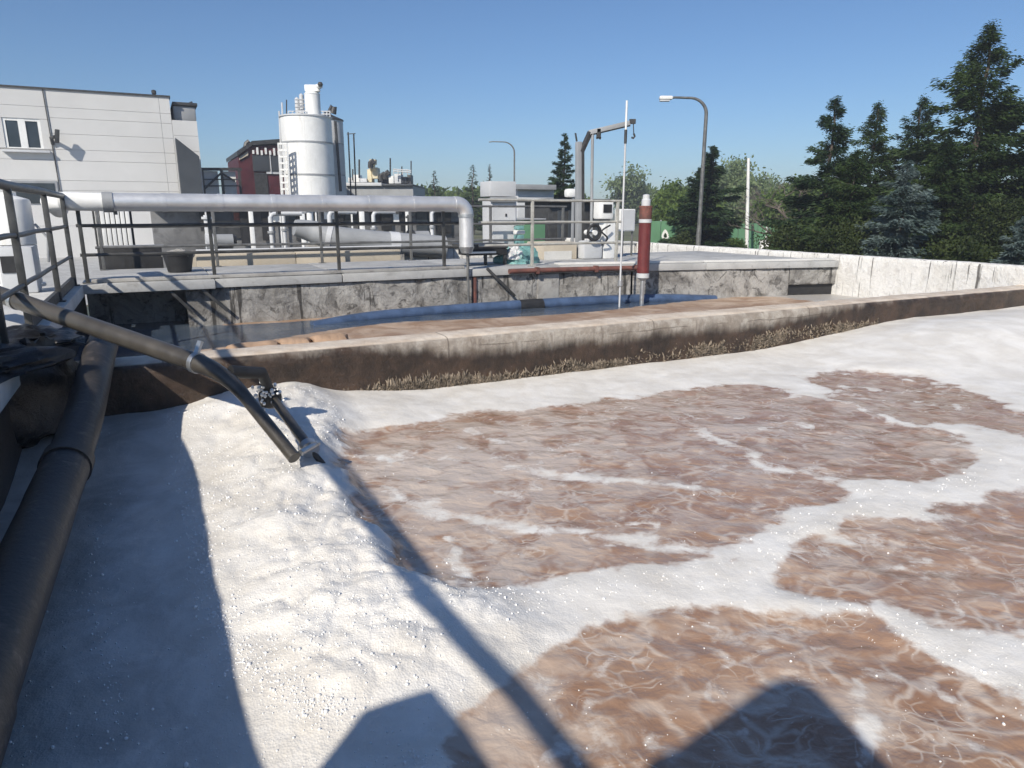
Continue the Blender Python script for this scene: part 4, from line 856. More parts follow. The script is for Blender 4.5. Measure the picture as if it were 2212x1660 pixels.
for k, (x0, x1, y0, y1, mt) in enumerate(((432, 446, 456, 500, m_black), (446, 449, 454, 540, m_white), (520, 537, 456, 530, m_black), (566, 583, 456, 520, m_black), (584, 587, 454, 540, m_white), (606, 609, 454, 535, m_white), (642, 650, 456, 500, m_black), (664, 682, 456, 492, m_black), (683, 686, 454, 540, m_white), (724, 742, 456, 500, m_black), (760, 763, 454, 535, m_white), (774, 779, 456, 500, m_black), (824, 846, 456, 498, m_black), (866, 876, 456, 500, m_black), (930, 936, 454, 540, m_white), (945, 975, 456, 505, m_black))): vbox('bay' if mt is m_black else 'pilaster', 25.86 if mt is m_black else 25.7, x0, x1, y0, y1, mt, sv, .05, 0)
# pumps and pipework in front of it
def pump(name, label, x, y, V_, s_, body, motor, par=None):
    p = uvV(x, y, V_); u, v, z = p; t = thing(name, label, 'pump', W(u, v, GZ))
    MB().box(u - .35 * s_, u + .35 * s_, v - .2 * s_, v + .2 * s_, GZ, z - .18 * s_).build('plinth', m_concrete, t, bev=.02)
    MB().tube([W(u - .1 * s_, v, z + .05 * s_), W(u + .38 * s_, v, z + .05 * s_)], .17 * s_, 18).build('motor', motor, t)
    MB().tube([W(u + .38 * s_, v, z + .05 * s_), W(u + .46 * s_, v, z + .05 * s_)], [.16 * s_, .12 * s_], 18).build('fan_cover', m_steeld, t)
    MB().tube([W(u - .28 * s_, v, z), W(u - .1 * s_, v, z)], .24 * s_, 20).build('casing', body, t)
    MB().tube([W(u - .2 * s_, v, z + .1 * s_), W(u - .2 * s_, v, z + .7 * s_)], .08 * s_, 14).build('outlet', body, t)
    MB().tube([W(u - .2 * s_, v, z + .6 * s_), W(u - .2 * s_, v, z + .66 * s_)], .13 * s_, 16).build('flange', body, t)
    MB().box(u - .2 * s_, u + .36 * s_, v - .14 * s_, v + .14 * s_, z - .178 * s_, z - .12 * s_).build('base_frame', m_steeld, t)
    return t
pump('feed_pump', 'grey feed pump behind the trough, nearest the black bucket', 470, 525, 20, 1.0, m_greypale, m_greymid)
pump('transfer_pump', 'white transfer pump with dark motor under the silo', 690, 510, 20, 1.1, m_white, m_steeld)
pump('dosing_pump', 'dark dosing pump in front of the shed below the silver bend', 900, 515, 21, 1.0, m_steeld, m_greymid)
gd = thing('grey_duct', 'thick grey duct lying behind the rear railing', 'duct', W(5, 18.6, GZ))
dpts = smooth_path([onV(636, 492, 18.8), onV(672, 500, 18.8), onV(730, 515, 18.6), onV(840, 526, 18.5), onV(960, 534, 18.4)], 6)
MB().tube(dpts, [.2 + .1 * min(1, k / 8) for k in range(len(dpts))], 20).build('duct_run', m_greymid, gd)
for k in (10, 18): MB().tube([dpts[k], dpts[k + 1]], .315, 20).build('joint_band', m_greypale, gd)
for i, x in enumerate((700, 860)): u = uvV(x, 540, 18.5)[0]; MB().box(u - .1, u + .1, 18.3, 18.8, GZ, .8).build('saddle', m_concrete, gd)
for i, (x, y0, y1, V_, r_) in enumerate(((590, 462, 545, 19.5, .06), (618, 458, 545, 20, .05), (716, 458, 540, 21, .07), (810, 458, 545, 20.5, .06), (935, 455, 545, 19.5, .05))):
    p = uvV(x, y1, V_); zt_ = uvV(x, y0, V_)[2]; t = thing('riser_pipe', ('pale riser pipe with elbow between feed pump and white column', 'pale riser pipe with elbow under the red building', 'thick pale riser pipe with elbow under the silo', 'pale riser pipe with elbow below the rooftop machinery', 'thin pale riser pipe with elbow next to the silver bend')[i], 'pipe', W(p[0], V_, GZ), 'riser pipes behind the trough')
    MB().tube([W(p[0], V_, GZ), W(p[0], V_, zt_ - .1), W(p[0] + .04, V_, zt_ - .03), W(p[0] + .12, V_, zt_), W(p[0] + .8, V_, zt_)], r_, 10).build('run', m_greypale, t)
    MB().tube([W(p[0], V_, zt_ - .5), W(p[0], V_, zt_ - .44)], r_ * 1.7, 12).build('flange', m_greymid, t)
# black bucket with rubble
q = UV(onZ(390, 590, ZD)); bk = thing('black_bucket', 'black rubber bucket heaped with grey rubble on the walkway corner', 'bucket', W(q[0], q[1] + .3, ZD))
bc = W(q[0], q[1] + .25, ZD + .008)
MB().lathe(bc, [(.2, 0), (.26, .3), (.275, .3), (.275, .325), (.24, .325), (.235, .29)], 20).build('body', m_black, bk)
lump('rubble', bc + np.array([0, 0, .27]), .22, .22, .12, m_concrete, bk, amp=.5, fr_=5, seed=2)
MB().tube([bc + np.array([.27, 0, .26]), bc + np.array([.3, 0, .3]), bc + np.array([.28, 0, .33])], .012, 6).build('handle', m_steel, bk)
# shaded plant under the stair: dark tank lid
dk = thing('dark_hopper', 'dark open hopper behind the front railing corner', 'hopper', W(.2, 15.9, GZ))
vbox('front', 15.9, 215, 352, 535, 588, m_black, dk, .1, z0=GZ); vbox('side', 16.0, 335, 352, 535, 588, m_steeld, dk, .9, z0=GZ); vbox('lip', 15.88, 212, 356, 531, 536, m_greymid, dk, .3)
# grey cabinet with its cowl
cbn = thing('grey_cabinet', 'tall pale grey cabinet with boxy cowl beside the silver bend', 'cabinet', W(uvV(1090, 500, 16)[0], 16, GZ))
vbox('body', 16, 1062, 1116, 428, 522, m_greypale, cbn, .55, z0=GZ); vbox('cowl', 15.95, 1059, 1115, 392, 425, m_greypale, cbn, .6); vbox('visor', 15.9, 1061, 1117, 426, 437, m_greymid, cbn, .1)
vbox('door', 15.975, 1064, 1114, 440, 476, m_greypale, cbn, .02, 0); vbox('door', 15.975, 1064, 1114, 478, 520, m_greypale, cbn, .02, 0)
vbox('latch', 15.955, 1092, 1095, 462, 468, m_steeld, cbn, .018, 0)
# low grey house beyond
lh = thing('low_house', 'low grey flat roofed hut with a dark window behind the cabinet', 'hut', W(uvV(1150, 470, 30)[0], 30, GZ))
vbox('wall', 30, 1118, 1196, 410, 500, m_greypale, lh, 3, z0=GZ); vbox('roof', 29.7, 1112, 1202, 399, 410, m_greymid, lh, 3.6)
w_ = vbox('window', 29.95, 1146, 1170, 434, 462, m_greymid, lh, .045, 0); vbox('pane', 29.93, 1148, 1168, 436, 460, m_glass, w_, .018, 0)
# dark bench frame and teal tarp
db = thing('dark_bench', 'dark steel bench with pale board below the silver bend', 'bench', W(uvV(1055, 560, 13.4)[0], 13.5, ZD))
vbox('top', 13.3, 1000, 1098, 527, 538, m_steeld, db, .6); vbox('board', 13.28, 1008, 1072, 544, 548, m_white, db, .02, 0); vbox('skirt', 13.32, 1010, 1096, 538, 552, m_black, db, .5)
for x in (1012, 1050, 1092): vbox('leg', 13.34, x - 3, x + 3, 550, 570, m_steeld, db, .06, z0=ZD)
tp = uvV(1128, 560, 13.3); tpo = thing('teal_tarp', 'crumpled teal tarpaulin heaped on the walkway', 'tarpaulin', W(tp[0], 13.5, ZD))
lump('sheet', W(tp[0], 13.55, ZD), .42, .3, .38, m_teal, tpo, amp=.55, fr_=3.0, seed=21)
lump('fold', W(tp[0] - .12, 13.4, ZD + .1), .2, .16, .24, m_greypale, tpo, amp=.5, fr_=4.0, seed=23)
st = thing('wrapped_stack', 'pale blue wrapped stack beside the grey cabinet', 'stack', W(uvV(1126, 520, 15.8)[0], 15.8, ZD))
for k, (y0, y1) in enumerate(((478, 487), (488, 497), (498, 507), (508, 520))): vbox('bale', 15.62, 1118 + (k % 2), 1135 - (k % 2) * 2, y0, y1, m_teal if k % 2 else m_white, st, .25, .03, z0=ZD + .0 if k == 3 else None)
gc = thing('green_container', 'green steel container behind the end railing', 'container', W(uvV(1150, 500, 22)[0], 22, GZ))
vbox('body', 22, 1132, 1178, 476, 512, m_green, gc, 2, z0=GZ); vbox('lid', 21.95, 1130, 1180, 472, 475.6, m_greymid, gc, 2.1)
bb_ = thing('beige_housing', 'low beige housing with pale hatch behind the end railing', 'housing', W(uvV(1210, 550, 14.2)[0], 14.2, ZD))
vbox('body', 14.2, 1174, 1246, 524, 562, m_beige, bb_, .8, z0=ZD); vbox('hatch', 14.18, 1176, 1235, 543, 561, m_deckwhite, bb_, .018, 0)
dsh = thing('dark_shed', 'dark open fronted shed behind the davit crane', 'shed', W(uvV(1215, 500, 24)[0], 24, GZ))
vbox('body', 24, 1186, 1318, 437, 520, m_steeld, dsh, 2, z0=GZ); vbox('roof', 23.7, 1183, 1322, 430, 437, m_greyclad, dsh, 2.5)
for x in (1205, 1228, 1285): vbox('stacked_frame', 23.9, x, x + 10, 455, 505, m_greyclad, dsh, .06, z0=GZ)
# davit crane
YC = 17.0; dc = thing('davit_crane', 'grey davit crane with cranked arm and hook', 'crane', [*at(1252, 520, YC)[:2], GZ])
A_ = lambda x, y, d_=0: at(x, y, YC + d_)
cb0 = A_(1252, 515); MB().bar([cb0[0], cb0[1], GZ], A_(1250, 307), .12).build('column', m_greymid, dc, bev=.01)
MB().bar([cb0[0] + .11, cb0[1] + .02, GZ], A_(1258, 325), .07).build('column_stay', m_steeld, dc)
MB().bar(A_(1256, 328), A_(1275, 286), .1).build('knee', m_steeld, dc, bev=.01)
MB().bar(A_(1272, 287), A_(1361, 266), .10).build('jib', m_greymid, dc, bev=.01); MB().bar(A_(1272, 292), A_(1361, 271), .05).build('jib_flange', m_steeld, dc)
MB().xbox(A_(1293, 298), .1, .1, .2).build('trolley', m_steeld, dc, bev=.01); MB().tube([A_(1288, 299), A_(1293, 297), A_(1298, 300)], .03, 6).build('trolley_hook', m_steeld, dc)
MB().tube([A_(1368, 266), A_(1369, 290)], .012, 6).build('cable', m_steeld, dc); MB().tube([A_(1369, 289), A_(1371, 295), A_(1368, 299), A_(1364, 297)], .025, 6).build('hook', m_steeld, dc)
MB().xbox(A_(1366, 268), .14, .1, .1).build('sheave', m_steeld, dc)
c2 = A_(1280, 480); MB().tube([[c2[0], c2[1], GZ], A_(1280, 289)], .035, 8).build('hoist_post', m_greymid, dc)
MB().bar(A_(1246, 306), A_(1243, 288), .03).build('aerial', m_steeld, dc)
# white actuator valve and handwheel
wv_ = thing('white_actuator', 'white valve actuator with black wheel behind the end railing', 'valve', W(uvV(1310, 550, 14)[0], 14, ZD))
vbox('stand', 14, 1304, 1330, 480, 565, m_white, wv_, .22, z0=ZD); vbox('head', 13.9, 1299, 1326, 432, 474, m_white, wv_, .35, .05); vbox('display', 13.885, 1304, 1322, 442, 460, m_black, wv_, .012, 0)
u, _, z = uvV(1281, 503, 13.9); ringp = [W(u + .17 * math.cos(k * math.pi / 12), 13.85, z + .17 * math.sin(k * math.pi / 12)) for k in range(25)]
MB().tube(ringp, .035, 8, caps=False).build('wheel', m_black, wv_); MB().tube([W(u, 13.8, z), W(u, 14.2, z)], .06, 12).build('hub', m_white, wv_)
MB().tube([W(u - .17, 13.85, z), W(u + .17, 13.85, z)], .018, 6).build('spoke', m_steeld, wv_); MB().tube([W(u, 13.85, z - .17), W(u, 13.85, z + .17)], .018, 6).build('spoke', m_steeld, wv_)
vbox('valve_body', 13.95, 1262, 1302, 520, 565, m_greypale, wv_, .3, .06, z0=ZD)
MB().tube(smooth_path([onV(1300, 530, 13.9), onV(1312, 515, 13.8), onV(1300, 500, 13.8), onV(1318, 487, 13.85)]), .02, 8).build('cable', m_black, wv_)
wc = thing('white_control_cabinet', 'small white control cabinet behind the measuring pole', 'cabinet', W(uvV(1355, 540, 14.6)[0], 14.6, ZD))
vbox('body', 14.6, 1340, 1372, 452, 500, m_white, wc, .25, .02); vbox('leg', 14.65, 1344, 1347, 500, 565, m_steel, wc, .05, z0=ZD); vbox('leg', 14.65, 1364, 1367, 500, 565, m_steel, wc, .05, z0=ZD)
vbox('door', 14.585, 1342, 1370, 454, 498, m_greypale, wc, .013, 0)
wb = thing('white_motor_cover', 'rounded white motor cover beside the davit column', 'cover', W(uvV(1240, 420, 16.2)[0], 16.2, GZ))
vbox('cover', 16.2, 1228, 1250, 408, 427, m_white, wb, .25, .07); vbox('post', 16.25, 1236, 1241, 427, 520, m_greymid, wb, .06, z0=GZ)

# ================================================================== FENCE, LAMPS, POLES
YG = 40.0; gf = thing('green_fence', 'long green sheet fence behind the parapet with a drop emblem', 'fence', [*at(1550, 530, YG)[:2], GZ])
xs = np.linspace(1385, 1720, 9)
for i in range(8):
    a_ = at(xs[i], 500, YG - (0 if i > 1 else 2)); b_ = at(xs[i + 1], 500, YG - (0 if i > 1 else 2)); zt_ = at(1500, 483 if i > 1 else 477, YG)[2]
    MB().xbox([(a_[0] + b_[0]) / 2, a_[1], GZ], (b_[0] - a_[0]) - .03, .06, zt_ - GZ).build('panel', m_green, gf, bev=.005, smooth=False)
    MB().xbox([a_[0], a_[1] + .08, GZ], .08, .08, zt_ - GZ + .06).build('post', m_greymid, gf)
lg = [at(1437 + 9 * math.sin(t_) * (1 - .45 * math.cos(t_)) * .8, 507 - 11 * math.cos(t_), YG - 2.06) for t_ in np.linspace(0, 2 * math.pi, 17)[:-1]]
MB().poly(lg, [0, .02, 0]).build('drop_emblem', m_white, gf)
lg2 = [p * .45 + at(1437, 510, YG - 2.08) * .55 + np.array([0, -.02, 0]) for p in lg]; MB().poly(lg2, [0, .015, 0]).build('drop_core', m_spruce2, gf)
def lamp(name, label, px_, yb, yt, xarm, Y, r0, head=True):
    b_ = at(px_, yb, Y); b_ = np.array([b_[0], b_[1], GZ]); sc_ = Y / FPX; zt_ = at(px_, yt, Y)[2]; L = (px_ - xarm) * sc_
    t = thing(name, label, 'street lamp', b_, 'curved street lamps'); pts = [b_, b_ + np.array([0, 0, 1.2])]; k0 = zt_ - .38 * L
    pts += [np.array([b_[0], b_[1], z_]) for z_ in np.linspace(1.5, k0, 5)]
    for k in range(1, 9): a2 = k / 8 * math.pi / 2 * .95; pts.append(np.array([b_[0] - .42 * L * (1 - math.cos(a2)), b_[1], k0 + .38 * L * math.sin(a2)]))
    pts.append(np.array([b_[0] - .8 * L, b_[1], zt_ + .02])); pts.append(np.array([b_[0] - .95 * L, b_[1], zt_ - .02]))
    MB().tube(pts, [r0 * 1.3, r0 * 1.3] + list(np.linspace(r0, r0 * .5, len(pts) - 2)), 10).build('pole', m_steel, t)
    if head:
        hc = np.array([b_[0] - L * 1.02, b_[1], zt_ - .02]); MB().xbox(hc + np.array([0, 0, -.06]), L * .32, .3, .16).build('lamp_head', m_white, t, bev=.06); MB().xbox(hc + np.array([-.05, 0, -.13]), L * .24, .24, .06).build('lens', m_greypale, t, bev=.02)
    return t
lamp('street_lamp', 'tall street lamp with white head over the conifer', 1508, 530, 212, 1426, 33.5, .095)
lamp('street_lamp', 'distant thin street lamp without visible head behind the cabinet', 1111, 500, 307, 1056, 55, .07, False)
p = at(1614, 530, 36); wp = thing('white_pole', 'plain pale tapered pole before the green fence', 'pole', [p[0], p[1], GZ]); MB().tube([[p[0], p[1], GZ], at(1617, 342, 36)], [.1, .07], 10).build('shaft', m_white, wp); MB().lathe([p[0], p[1], GZ], [(.18, 0), (.18, .08), (.1, .12)], 12).build('foot', m_greymid, wp)
p = at(1655, 530, 36); sp = thing('short_sign_post', 'short white marker post before the green fence', 'post', [p[0], p[1], GZ]); MB().tube([[p[0], p[1], GZ], at(1657, 482, 36)], .045, 8).build('shaft', m_white, sp); MB().xbox([p[0] - .1, p[1] - .1, GZ], .5, .3, .75).build('marker_box', m_white, sp, bev=.03)

# ================================================================== TREES
def quads(pos, d, L, wd, rs, droop=0.0):                     # leaf / needle clumps: rhombic faces with random roll
    n = len(pos); d = d / (np.linalg.norm(d, axis=1)[:, None] + 1e-9); r_ = rs.normal(size=(n, 3)); s_ = np.cross(d, r_); s_ /= np.linalg.norm(s_, axis=1)[:, None] + 1e-9
    a = pos; b = pos + d * (L * .45)[:, None] + s_ * (wd * .5)[:, None]; c = pos + d * L[:, None] + np.array([0, 0, -1.])[None] * (droop * L)[:, None]; e = pos + d * (L * .45)[:, None] - s_ * (wd * .5)[:, None]
    V = np.stack([a, b, c, e], 1).reshape(-1, 3); F = np.arange(4 * n).reshape(n, 4); return V, F
def conifer(name, label, base, H, Rb, mat, n=9000, seed=0, low=.04, sparse=1.0, group=None, pw_=1.0, leaf=1.0):
    rs = np.random.RandomState(seed); base = np.array(base, float); t = thing(name, label, 'tree', base, group)
    tr = MB().tube([base + np.array([rs.normal(0, .01) * H * (k / 8), rs.normal(0, .01) * H * (k / 8), H * .97 * k / 8]) for k in range(9)], list(np.linspace(.022 * H, .004 * H, 9)), 8)
    nb = int(10 * H + 50); pos, dr = [], []
    for i in range(nb):
        hf = low + (1 - low) * (i + rs.rand()) / nb; az_ = rs.uniform(0, 2 * math.pi); L = Rb * ((1 - hf) ** pw_) * rs.uniform(.5, 1.15) * (.85 + .35 * vnoise(np.array([az_ * 1.3 + seed]), np.array([hf * 7.]))[0]) + .012 * Rb
        if rs.rand() < .10: L *= 1.3
        o = np.array([math.cos(az_), math.sin(az_), 0]); up = rs.uniform(-.18, .12) + .55 * hf ** 2
        b0 = base + np.array([0, 0, hf * H]); k = max(5, int(n / nb * (L / Rb + .18) * 1.7 * sparse)); s_ = rs.rand(k) ** .75
        curve = b0 + o[None] * (L * s_)[:, None] + np.array([0, 0, 1.])[None] * (L * (up * s_ - .30 * s_ ** 2 + .22 * s_ ** 4))[:, None]
        side = np.cross(o, [0, 0, 1.]); sg = rs.choice([-1, 1], k); sp = (rs.rand(k) * .30 * L * (1.05 - s_ * .75))
        curve = curve + side[None] * (sg * sp)[:, None] + rs.normal(0, .02 * Rb, (k, 3)) - np.array([0, 0, .06])[None] * sp[:, None]
        pos.append(curve); dr.append(o[None] * .8 + side[None] * (sg * rs.uniform(.2, .9, k))[:, None] + np.array([0, 0, 1.])[None] * rs.uniform(-.35, .3, k)[:, None])
        if i % 3 == 0: tr.tube([b0, b0 + o * L * .5 + np.array([0, 0, L * (up * .5 - .07)]), b0 + o * L * .92 + np.array([0, 0, L * (up - .1)])], [.006 * H * (1 - hf) + .008, .004 * H * (1 - hf) + .005, .003], 4, caps=False)
    pos = np.concatenate(pos); dr = np.concatenate(dr); k = len(pos); sz = (.045 * Rb + .075) * leaf
    tp_ = 1.15 - .75 * np.clip((pos[:, 2] - base[2]) / H, 0, 1); V, F = quads(pos, dr, rs.uniform(.8, 2.0, k) * sz * 1.5 * tp_, rs.uniform(.5, 1.0, k) * sz * .75 * tp_, rs, .15)
    tr.build('trunk', m_bark, t); fastmesh('crown', V, F, mat, t); return t
def broadleaf(name, label, base, H, Wd, mat, nl=5000, seed=0, levels=4, leafsz=.16, group=None, bare=False, spread=.75, tr_mat=None, start=.36):
    rs = np.random.RandomState(seed); base = np.array(base, float); t = thing(name, label, 'tree', base, group); tr = MB(); tips = []
    def grow(p, d, L, r_, lv):
        mid = p + d * L * .5 + rs.normal(0, .05 * L, 3); e_ = p + d * L + rs.normal(0, .04 * L, 3); tr.tube([p, mid, e_], [r_, r_ * .8, r_ * .6], 6 if lv < 2 else 4, caps=False)
        if lv >= 1: tips.append((mid, L, d)); tips.append((e_, L, d))
        if lv >= levels: return
        for _ in range(rs.randint(2, 4) if lv else rs.randint(4, 7)):
            dd = d + rs.normal(0, spread, 3) * np.array([Wd / H * 1.5, Wd / H * 1.5, .55]); dd[2] = abs(dd[2]) * .8 + .12; dd /= np.linalg.norm(dd)
            grow(e_ if rs.rand() < .6 else mid, dd, L * rs.uniform(.55, .8), r_ * .55, lv + 1)
    grow(base, np.array([0, 0, 1.]), H * start, .025 * H, 0)
    tr.build('trunk', tr_mat or m_bark, t)
    if not bare:
        tp_ = np.array([q[0] for q in tips]); k = rs.randint(len(tp_), size=nl)
        pos = tp_[k] + rs.normal(0, .075 * H, (nl, 3)) * np.array([1, 1, .8]); d = rs.normal(size=(nl, 3)); d[:, 2] -= .2
        V, F = quads(pos, d, rs.uniform(.6, 1.4, nl) * leafsz, rs.uniform(.4, .9, nl) * leafsz, rs); fastmesh('crown', V, F, mat, t)
    return t
def shrub(name, label, base, H, Wd, mat, n=5000, seed=0, leafsz=.12, cat='bush', group=None, dep=None):
    rs = np.random.RandomState(seed); base = np.array(base, float); t = thing(name, label, cat, base, group); dep = dep or Wd
    st_ = MB(); cl = []
    for i in range(26):
        a_ = rs.uniform(0, 2 * math.pi); r_ = rs.rand() ** .6; top = base + np.array([math.cos(a_) * r_ * Wd * .45, math.sin(a_) * r_ * dep * .45, H * rs.uniform(.35, .97) * (1 - .35 * r_ ** 2)])
        st_.tube([base + (top - base) * np.array([.15, .15, 0]), base + (top - base) * np.array([.6, .6, .55]), top], [.02 * H * .5, .012 * H * .6, .004], 4, caps=False); cl.append(top); cl.append(base + (top - base) * .72); cl.append(base + (top - base) * np.array([.9, .9, .42]))
    cl = np.array(cl); k = rs.randint(len(cl), size=n); pos = cl[k] + rs.normal(0, .11, (n, 3)) * np.array([Wd, dep, H * .8]); pos[:, 2] = np.maximum(pos[:, 2], base[2] + .02)
    d = rs.normal(size=(n, 3)); V, F = quads(pos, d, rs.uniform(.6, 1.5, n) * leafsz, rs.uniform(.4, .9, n) * leafsz, rs)
    st_.build('stems', m_bark, t); fastmesh('foliage', V, F, mat, t); return t
def gp_(x, Y, y=480): p = at(x, y, Y); return np.array([p[0], p[1], GZ])
def hgt(x, y, Y): return at(x, y, Y)[2] - GZ
G1 = 'conifers behind the white parapet'
for nm, lb, x, yt, Y, Rb, mt, n, sd_, lw, lf in (
    ('spruce_tree', 'tallest dark spruce rising above all the other trees', 2140, 58, 25, 4.1, m_spruce, 15000, 1, .04, 1.0),
    ('spruce_tree', 'slim dark spruce with bare leader at the near end of the conifer row', 1806, 212, 25, 2.7, m_spruce2, 9000, 2, .04, 1.0),
    ('spruce_tree', 'spruce with ragged open top, second along the conifer row', 1898, 226, 28, 3.0, m_spruce, 9000, 3, .04, 1.0),
    ('spruce_tree', 'narrow pointed spruce just before the tallest one', 1996, 212, 28, 3.0, m_spruce2, 9000, 4, .04, 1.0),
    ('spruce_tree', 'broad dark spruce at the picture edge beyond the tallest one', 2290, 200, 24, 2.8, m_spruce, 11000, 5, .03, 1.0),
    ('blue_spruce', 'silvery blue spruce before the dark row', 1962, 352, 20, 1.75, m_bspruce, 9000, 6, .02, 1.15),
    ('blue_spruce', 'small silvery blue spruce at the picture edge', 2215, 470, 17.5, 1.15, m_bspruce, 6500, 7, .02, 1.0),
    ('spruce_tree', 'dark spruce filling the gap behind the silvery blue one', 2050, 300, 23.5, 2.8, m_spruce, 10000, 8, .02, 1.0),
    ('spruce_tree', 'low dark spruce leaning over the parapet below the slim one', 1850, 330, 22.5, 2.5, m_spruce, 9000, 9, .02, 1.0)):
    conifer(nm, lb, gp_(x, Y, yt), hgt(x, yt, Y), Rb, mt, int(n * 3.4), sd_, lw, 1.0, G1, leaf=lf * .52)
conifer('fir_tree', 'dense dark fir standing beside the tall street lamp', gp_(1530, 36), hgt(1530, 318, 36), 2.5, m_spruce2, 30000, 12, .02, 1.0, leaf=.8)
conifer('fir_tree', 'dark fir behind the davit crane column', gp_(1216, 40), hgt(1216, 290, 40), 1.9, m_spruce2, 18000, 13, .02, leaf=.8)
G2 = 'olive shrubs under the conifers'
for lb, x, yt, Y, wd, sd_ in (('olive shrub at the near end of the conifer row by the bare tree', 1740, 475, 24, 2.6, 31), ('olive shrub under the slim spruce', 1850, 470, 21, 2.4, 32), ('olive leafy tree mass between the blue spruce and the tallest spruce', 2060, 400, 24, 3.6, 33), ('olive shrub behind the small blue spruce', 2170, 440, 21, 2.8, 34), ('bright olive shrub at the far picture edge', 2270, 380, 23, 3.4, 35), ('olive shrub low against the parapet between the blue spruces', 2090, 510, 18.5, 1.5, 36)):
    shrub('olive_shrub', lb, gp_(x, Y), hgt(x, yt, Y), wd, m_leafo, 22000, sd_, .085, 'bush', G2)
broadleaf('bare_tree', 'leafless grey tree with forked branches before the conifer row', gp_(1735, 27), hgt(1735, 300, 27), 3.2, None, seed=41, levels=5, bare=True, spread=.62, tr_mat=m_twig, start=.33)
broadleaf('bare_tree', 'distant leafless brown tree behind the pale pole', gp_(1655, 60), hgt(1655, 335, 60), 5.0, None, seed=47, levels=6, bare=True, spread=.55, tr_mat=m_twig, start=.33)
G3 = 'leafy trees beyond the green fence'
for lb, x, yt, Y, wd, mt, sd_, nl in (('leafy green tree between the red cylinder and the fir', 1455, 400, 50, 4.0, m_leaf, 51, 7000), ('tall pale budding tree behind the white pole', 1580, 318, 75, 7.0, m_leafhazy, 52, 9000), ('round pale tree far behind the measuring pole', 1362, 368, 110, 6.0, m_leafhazy, 53, 4000), ('leafy tree crowding behind the fir', 1490, 368, 58, 5.5, m_leaf, 54, 9000), ('low leafy tree between the white pole and the fir', 1645, 362, 66, 7.0, m_leafhazy, 55, 9000), ('bushy tree behind the short marker post', 1700, 365, 54, 6.0, m_leaf, 56, 10000)):
    broadleaf('leafy_tree', lb, gp_(x, Y), hgt(x, yt, Y), wd, mt, nl, sd_, 4, .0042 * Y + .04, G3)
for lb, x, yt, Y, wd, mt, sd_ in (('green bush before the fence beside the fir', 1475, 500, 34, 1.2, m_leafo, 61), ('bush spilling over the parapet by the fence emblem', 1590, 516, 34, 1.0, m_leaf, 62), ('green bush at the end of the green fence', 1712, 470, 30, 1.8, m_leafo, 63)):
    shrub('fence_bush', lb, gp_(x, Y), hgt(x, yt, Y), wd, mt, 6000, sd_, .09, 'bush', 'bushes at the green fence')
for lb, x, yt, Y, sd_ in (('tiny far conifer right after the rooftop machinery', 941, 368, 70, 71), ('far bushy conifer between the silver bend and the plant building', 1022, 356, 70, 72), ('thin far conifer next to the cabinet cowl', 1058, 354, 75, 73)):
    conifer('far_conifer', lb, gp_(x, Y), hgt(x, yt, Y), (1.1, 1.6, .7)[sd_ - 71], m_spruce2, 1800, sd_, .05, .8, 'far conifers', leaf=1.6)
# far wooded rise
rs = np.random.RandomState(8); pos = []
for x0, x1, yt, Y in ((1380, 1480, 400, 130), (1480, 1800, 400, 100), (1020, 1260, 402, 120), (900, 1060, 400, 110)):
    for _ in range(26):
        x = rs.uniform(x0, x1); c = at(x, yt + rs.uniform(0, 25), Y + rs.uniform(-8, 8)); k = 420; q = rs.normal(0, 1, (k, 3)); q /= np.linalg.norm(q, axis=1)[:, None]; q *= (rs.rand(k) ** .4)[:, None]
        hh = (c[2] - GZ) * .55; pos.append(np.array([c[0], c[1], c[2] - hh]) + q * np.array([Y * .022, Y * .022, hh]))
pos = np.concatenate(pos); k = len(pos); V, F = quads(pos, rs.normal(size=(k, 3)), rs.uniform(.5, 1.2, k) * 1.0, rs.uniform(.4, .8, k) * 1.0, rs)
tag(fastmesh('distant_woods', V, F, m_leaf), 'hazy green line of far woods on the horizon', kind='stuff')
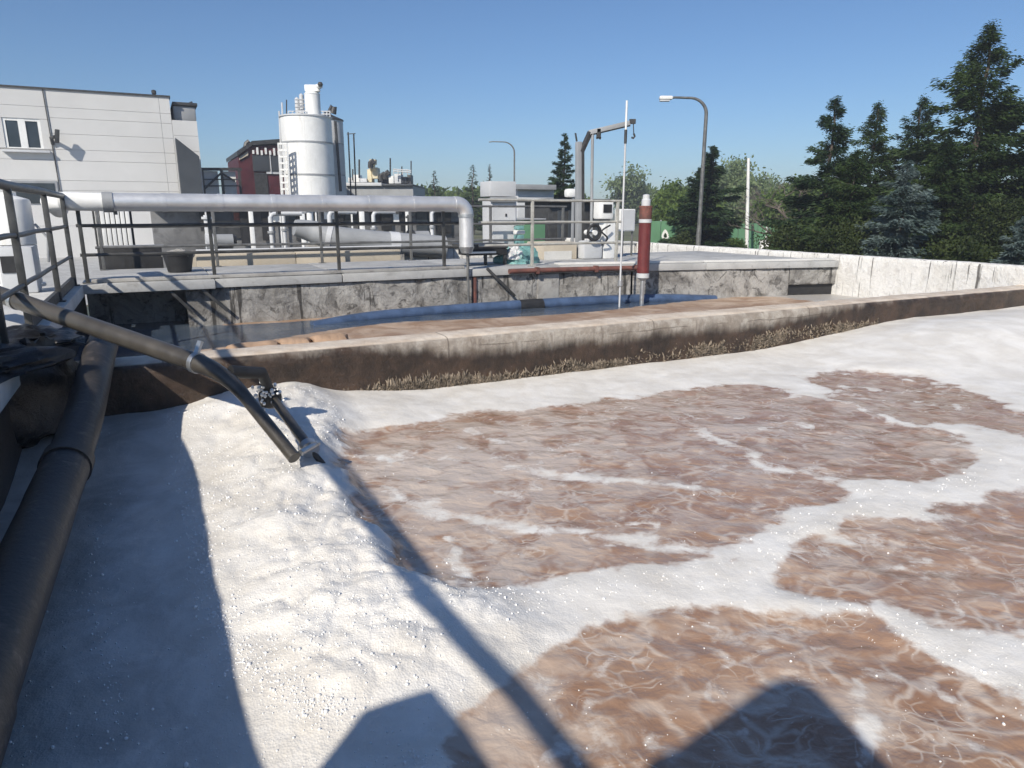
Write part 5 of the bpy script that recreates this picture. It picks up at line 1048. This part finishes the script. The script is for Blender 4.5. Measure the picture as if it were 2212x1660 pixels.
# weeds along the parapet foot
# ================================================================== PERSON taking the picture (only the shadow falls into view)
def person():
    px_, py_ = -.22, -.52; z0 = ZD + .004
    J = {'pelvis': (0, 0, .90, .135), 'waist': (0, 0, 1.02, .125), 'chest': (0, .01, 1.22, .15), 'neckb': (0, 0, 1.38, .13), 'neck': (0, .01, 1.44, .11), 'head0': (0, .02, 1.50, .115), 'head1': (0, .015, 1.56, .105), 'head2': (0, 0, 1.63, .06)}
    for s, k in ((-1, 'l'), (1, 'r')):
        J['sh' + k] = (s * .21, 0, 1.36, .085); J['el' + k] = (s * .38, .14, 1.16, .06); J['wr' + k] = (s * .10 + .12, .36, 1.09, .032); J['pa' + k] = (s * .07 + .16, .41, 1.09, .034)
        J['hip' + k] = (s * .09, 0, .84, .09); J['kn' + k] = (s * .1, .03, .47, .06); J['an' + k] = (s * .11, -.01, .08, .04); J['to' + k] = (s * .12, .15, .04, .038)
    E_ = [('pelvis', 'waist'), ('waist', 'chest'), ('chest', 'neckb'), ('neckb', 'neck'), ('neck', 'head0'), ('head0', 'head1'), ('head1', 'head2')]
    for k in 'lr': E_ += [('chest', 'sh' + k), ('sh' + k, 'el' + k), ('el' + k, 'wr' + k), ('wr' + k, 'pa' + k), ('pelvis', 'hip' + k), ('hip' + k, 'kn' + k), ('kn' + k, 'an' + k), ('an' + k, 'to' + k)]
    for s, k in ((-1, 'l'), (1, 'r')):
        for i in range(4):
            a = 'f%d%s' % (i, k); J[a] = (s * .045 + .16, .43 + .01 * i, 1.065 + .02 * i, .009); J[a + 'b'] = (s * .01 + .16, .445 + .004 * i, 1.065 + .02 * i, .008); E_ += [('pa' + k, a), (a, a + 'b')]
        J['th' + k] = (s * .055 + .16, .395, 1.125, .010); J['thb' + k] = (s * .025 + .16, .40, 1.135, .009); E_ += [('pa' + k, 'th' + k), ('th' + k, 'thb' + k)]
    names = list(J); me = bpy.data.meshes.new('person'); me.from_pydata([(J[n][0], J[n][1], J[n][2]) for n in names], [(names.index(a), names.index(b)) for a, b in E_], [])
    o = bpy.data.objects.new('person', me); COL.objects.link(o); o.location = (px_, py_, z0)
    md = o.modifiers.new('skin', 'SKIN'); sv_ = me.skin_vertices[0].data
    for i, n in enumerate(names): sv_[i].radius = (J[n][3], J[n][3] * (.8 if n in ('chest', 'waist', 'pelvis') else 1)); sv_[i].use_root = n == 'pelvis'
    ss = o.modifiers.new('smooth', 'SUBSURF'); ss.levels = 2; ss.render_levels = 2
    me.materials.append(M('dark jacket', (.03, .035, .05), .85, var=.2, scale=8, bump=.3)); md.use_smooth_shade = True
    pc_ = MB().lathe((px_, py_, z0), [(.43, 1.2), (.34, 1.33), (.25, 1.45), (.16, 1.57), (.10, 1.645), (.085, 1.66)], 28)  # unseen cone cape added to broaden the person's shadow
    pc_.v = [(px_ + (a - px_) * 1.05, py_ + (b - py_) * .62, c) for a, b, c in pc_.v]; pc_.build('shadow_cape', M('dark shadow cape', (.02, .024, .035), .6, var=.2, scale=6, bump=.4, bscale=12), o)
    tag(o, 'person in dark clothes holding up a phone on the near walkway', 'person')
    ph = MB().xbox((px_ + .16, py_ + .455, z0 + 1.06), .15, .009, .075).build('phone', m_black, bev=.003); tag(ph, 'black phone held out by the person on the near walkway', 'phone')
person()
# ================================================================== air
hz = MB().xbox((0, 80, -1.4), 420, 460, 17.5); ho = hz.build('haze', m_seal, smooth=False); ho.data.materials.clear()
hm = bpy.data.materials.new('pale air'); hm.use_nodes = True; hm.node_tree.nodes.clear()
pv_ = hm.node_tree.nodes.new('ShaderNodeVolumePrincipled'); pv_.inputs['Color'].default_value = (.82, .88, 1, 1); pv_.inputs['Density'].default_value = .0013; pv_.inputs['Anisotropy'].default_value = 0.0
hmo = hm.node_tree.nodes.new('ShaderNodeOutputMaterial'); hm.node_tree.links.new(pv_.outputs[0], hmo.inputs['Volume']); ho.data.materials.append(hm)
tag(ho, 'thin pale haze in the air', kind='stuff')
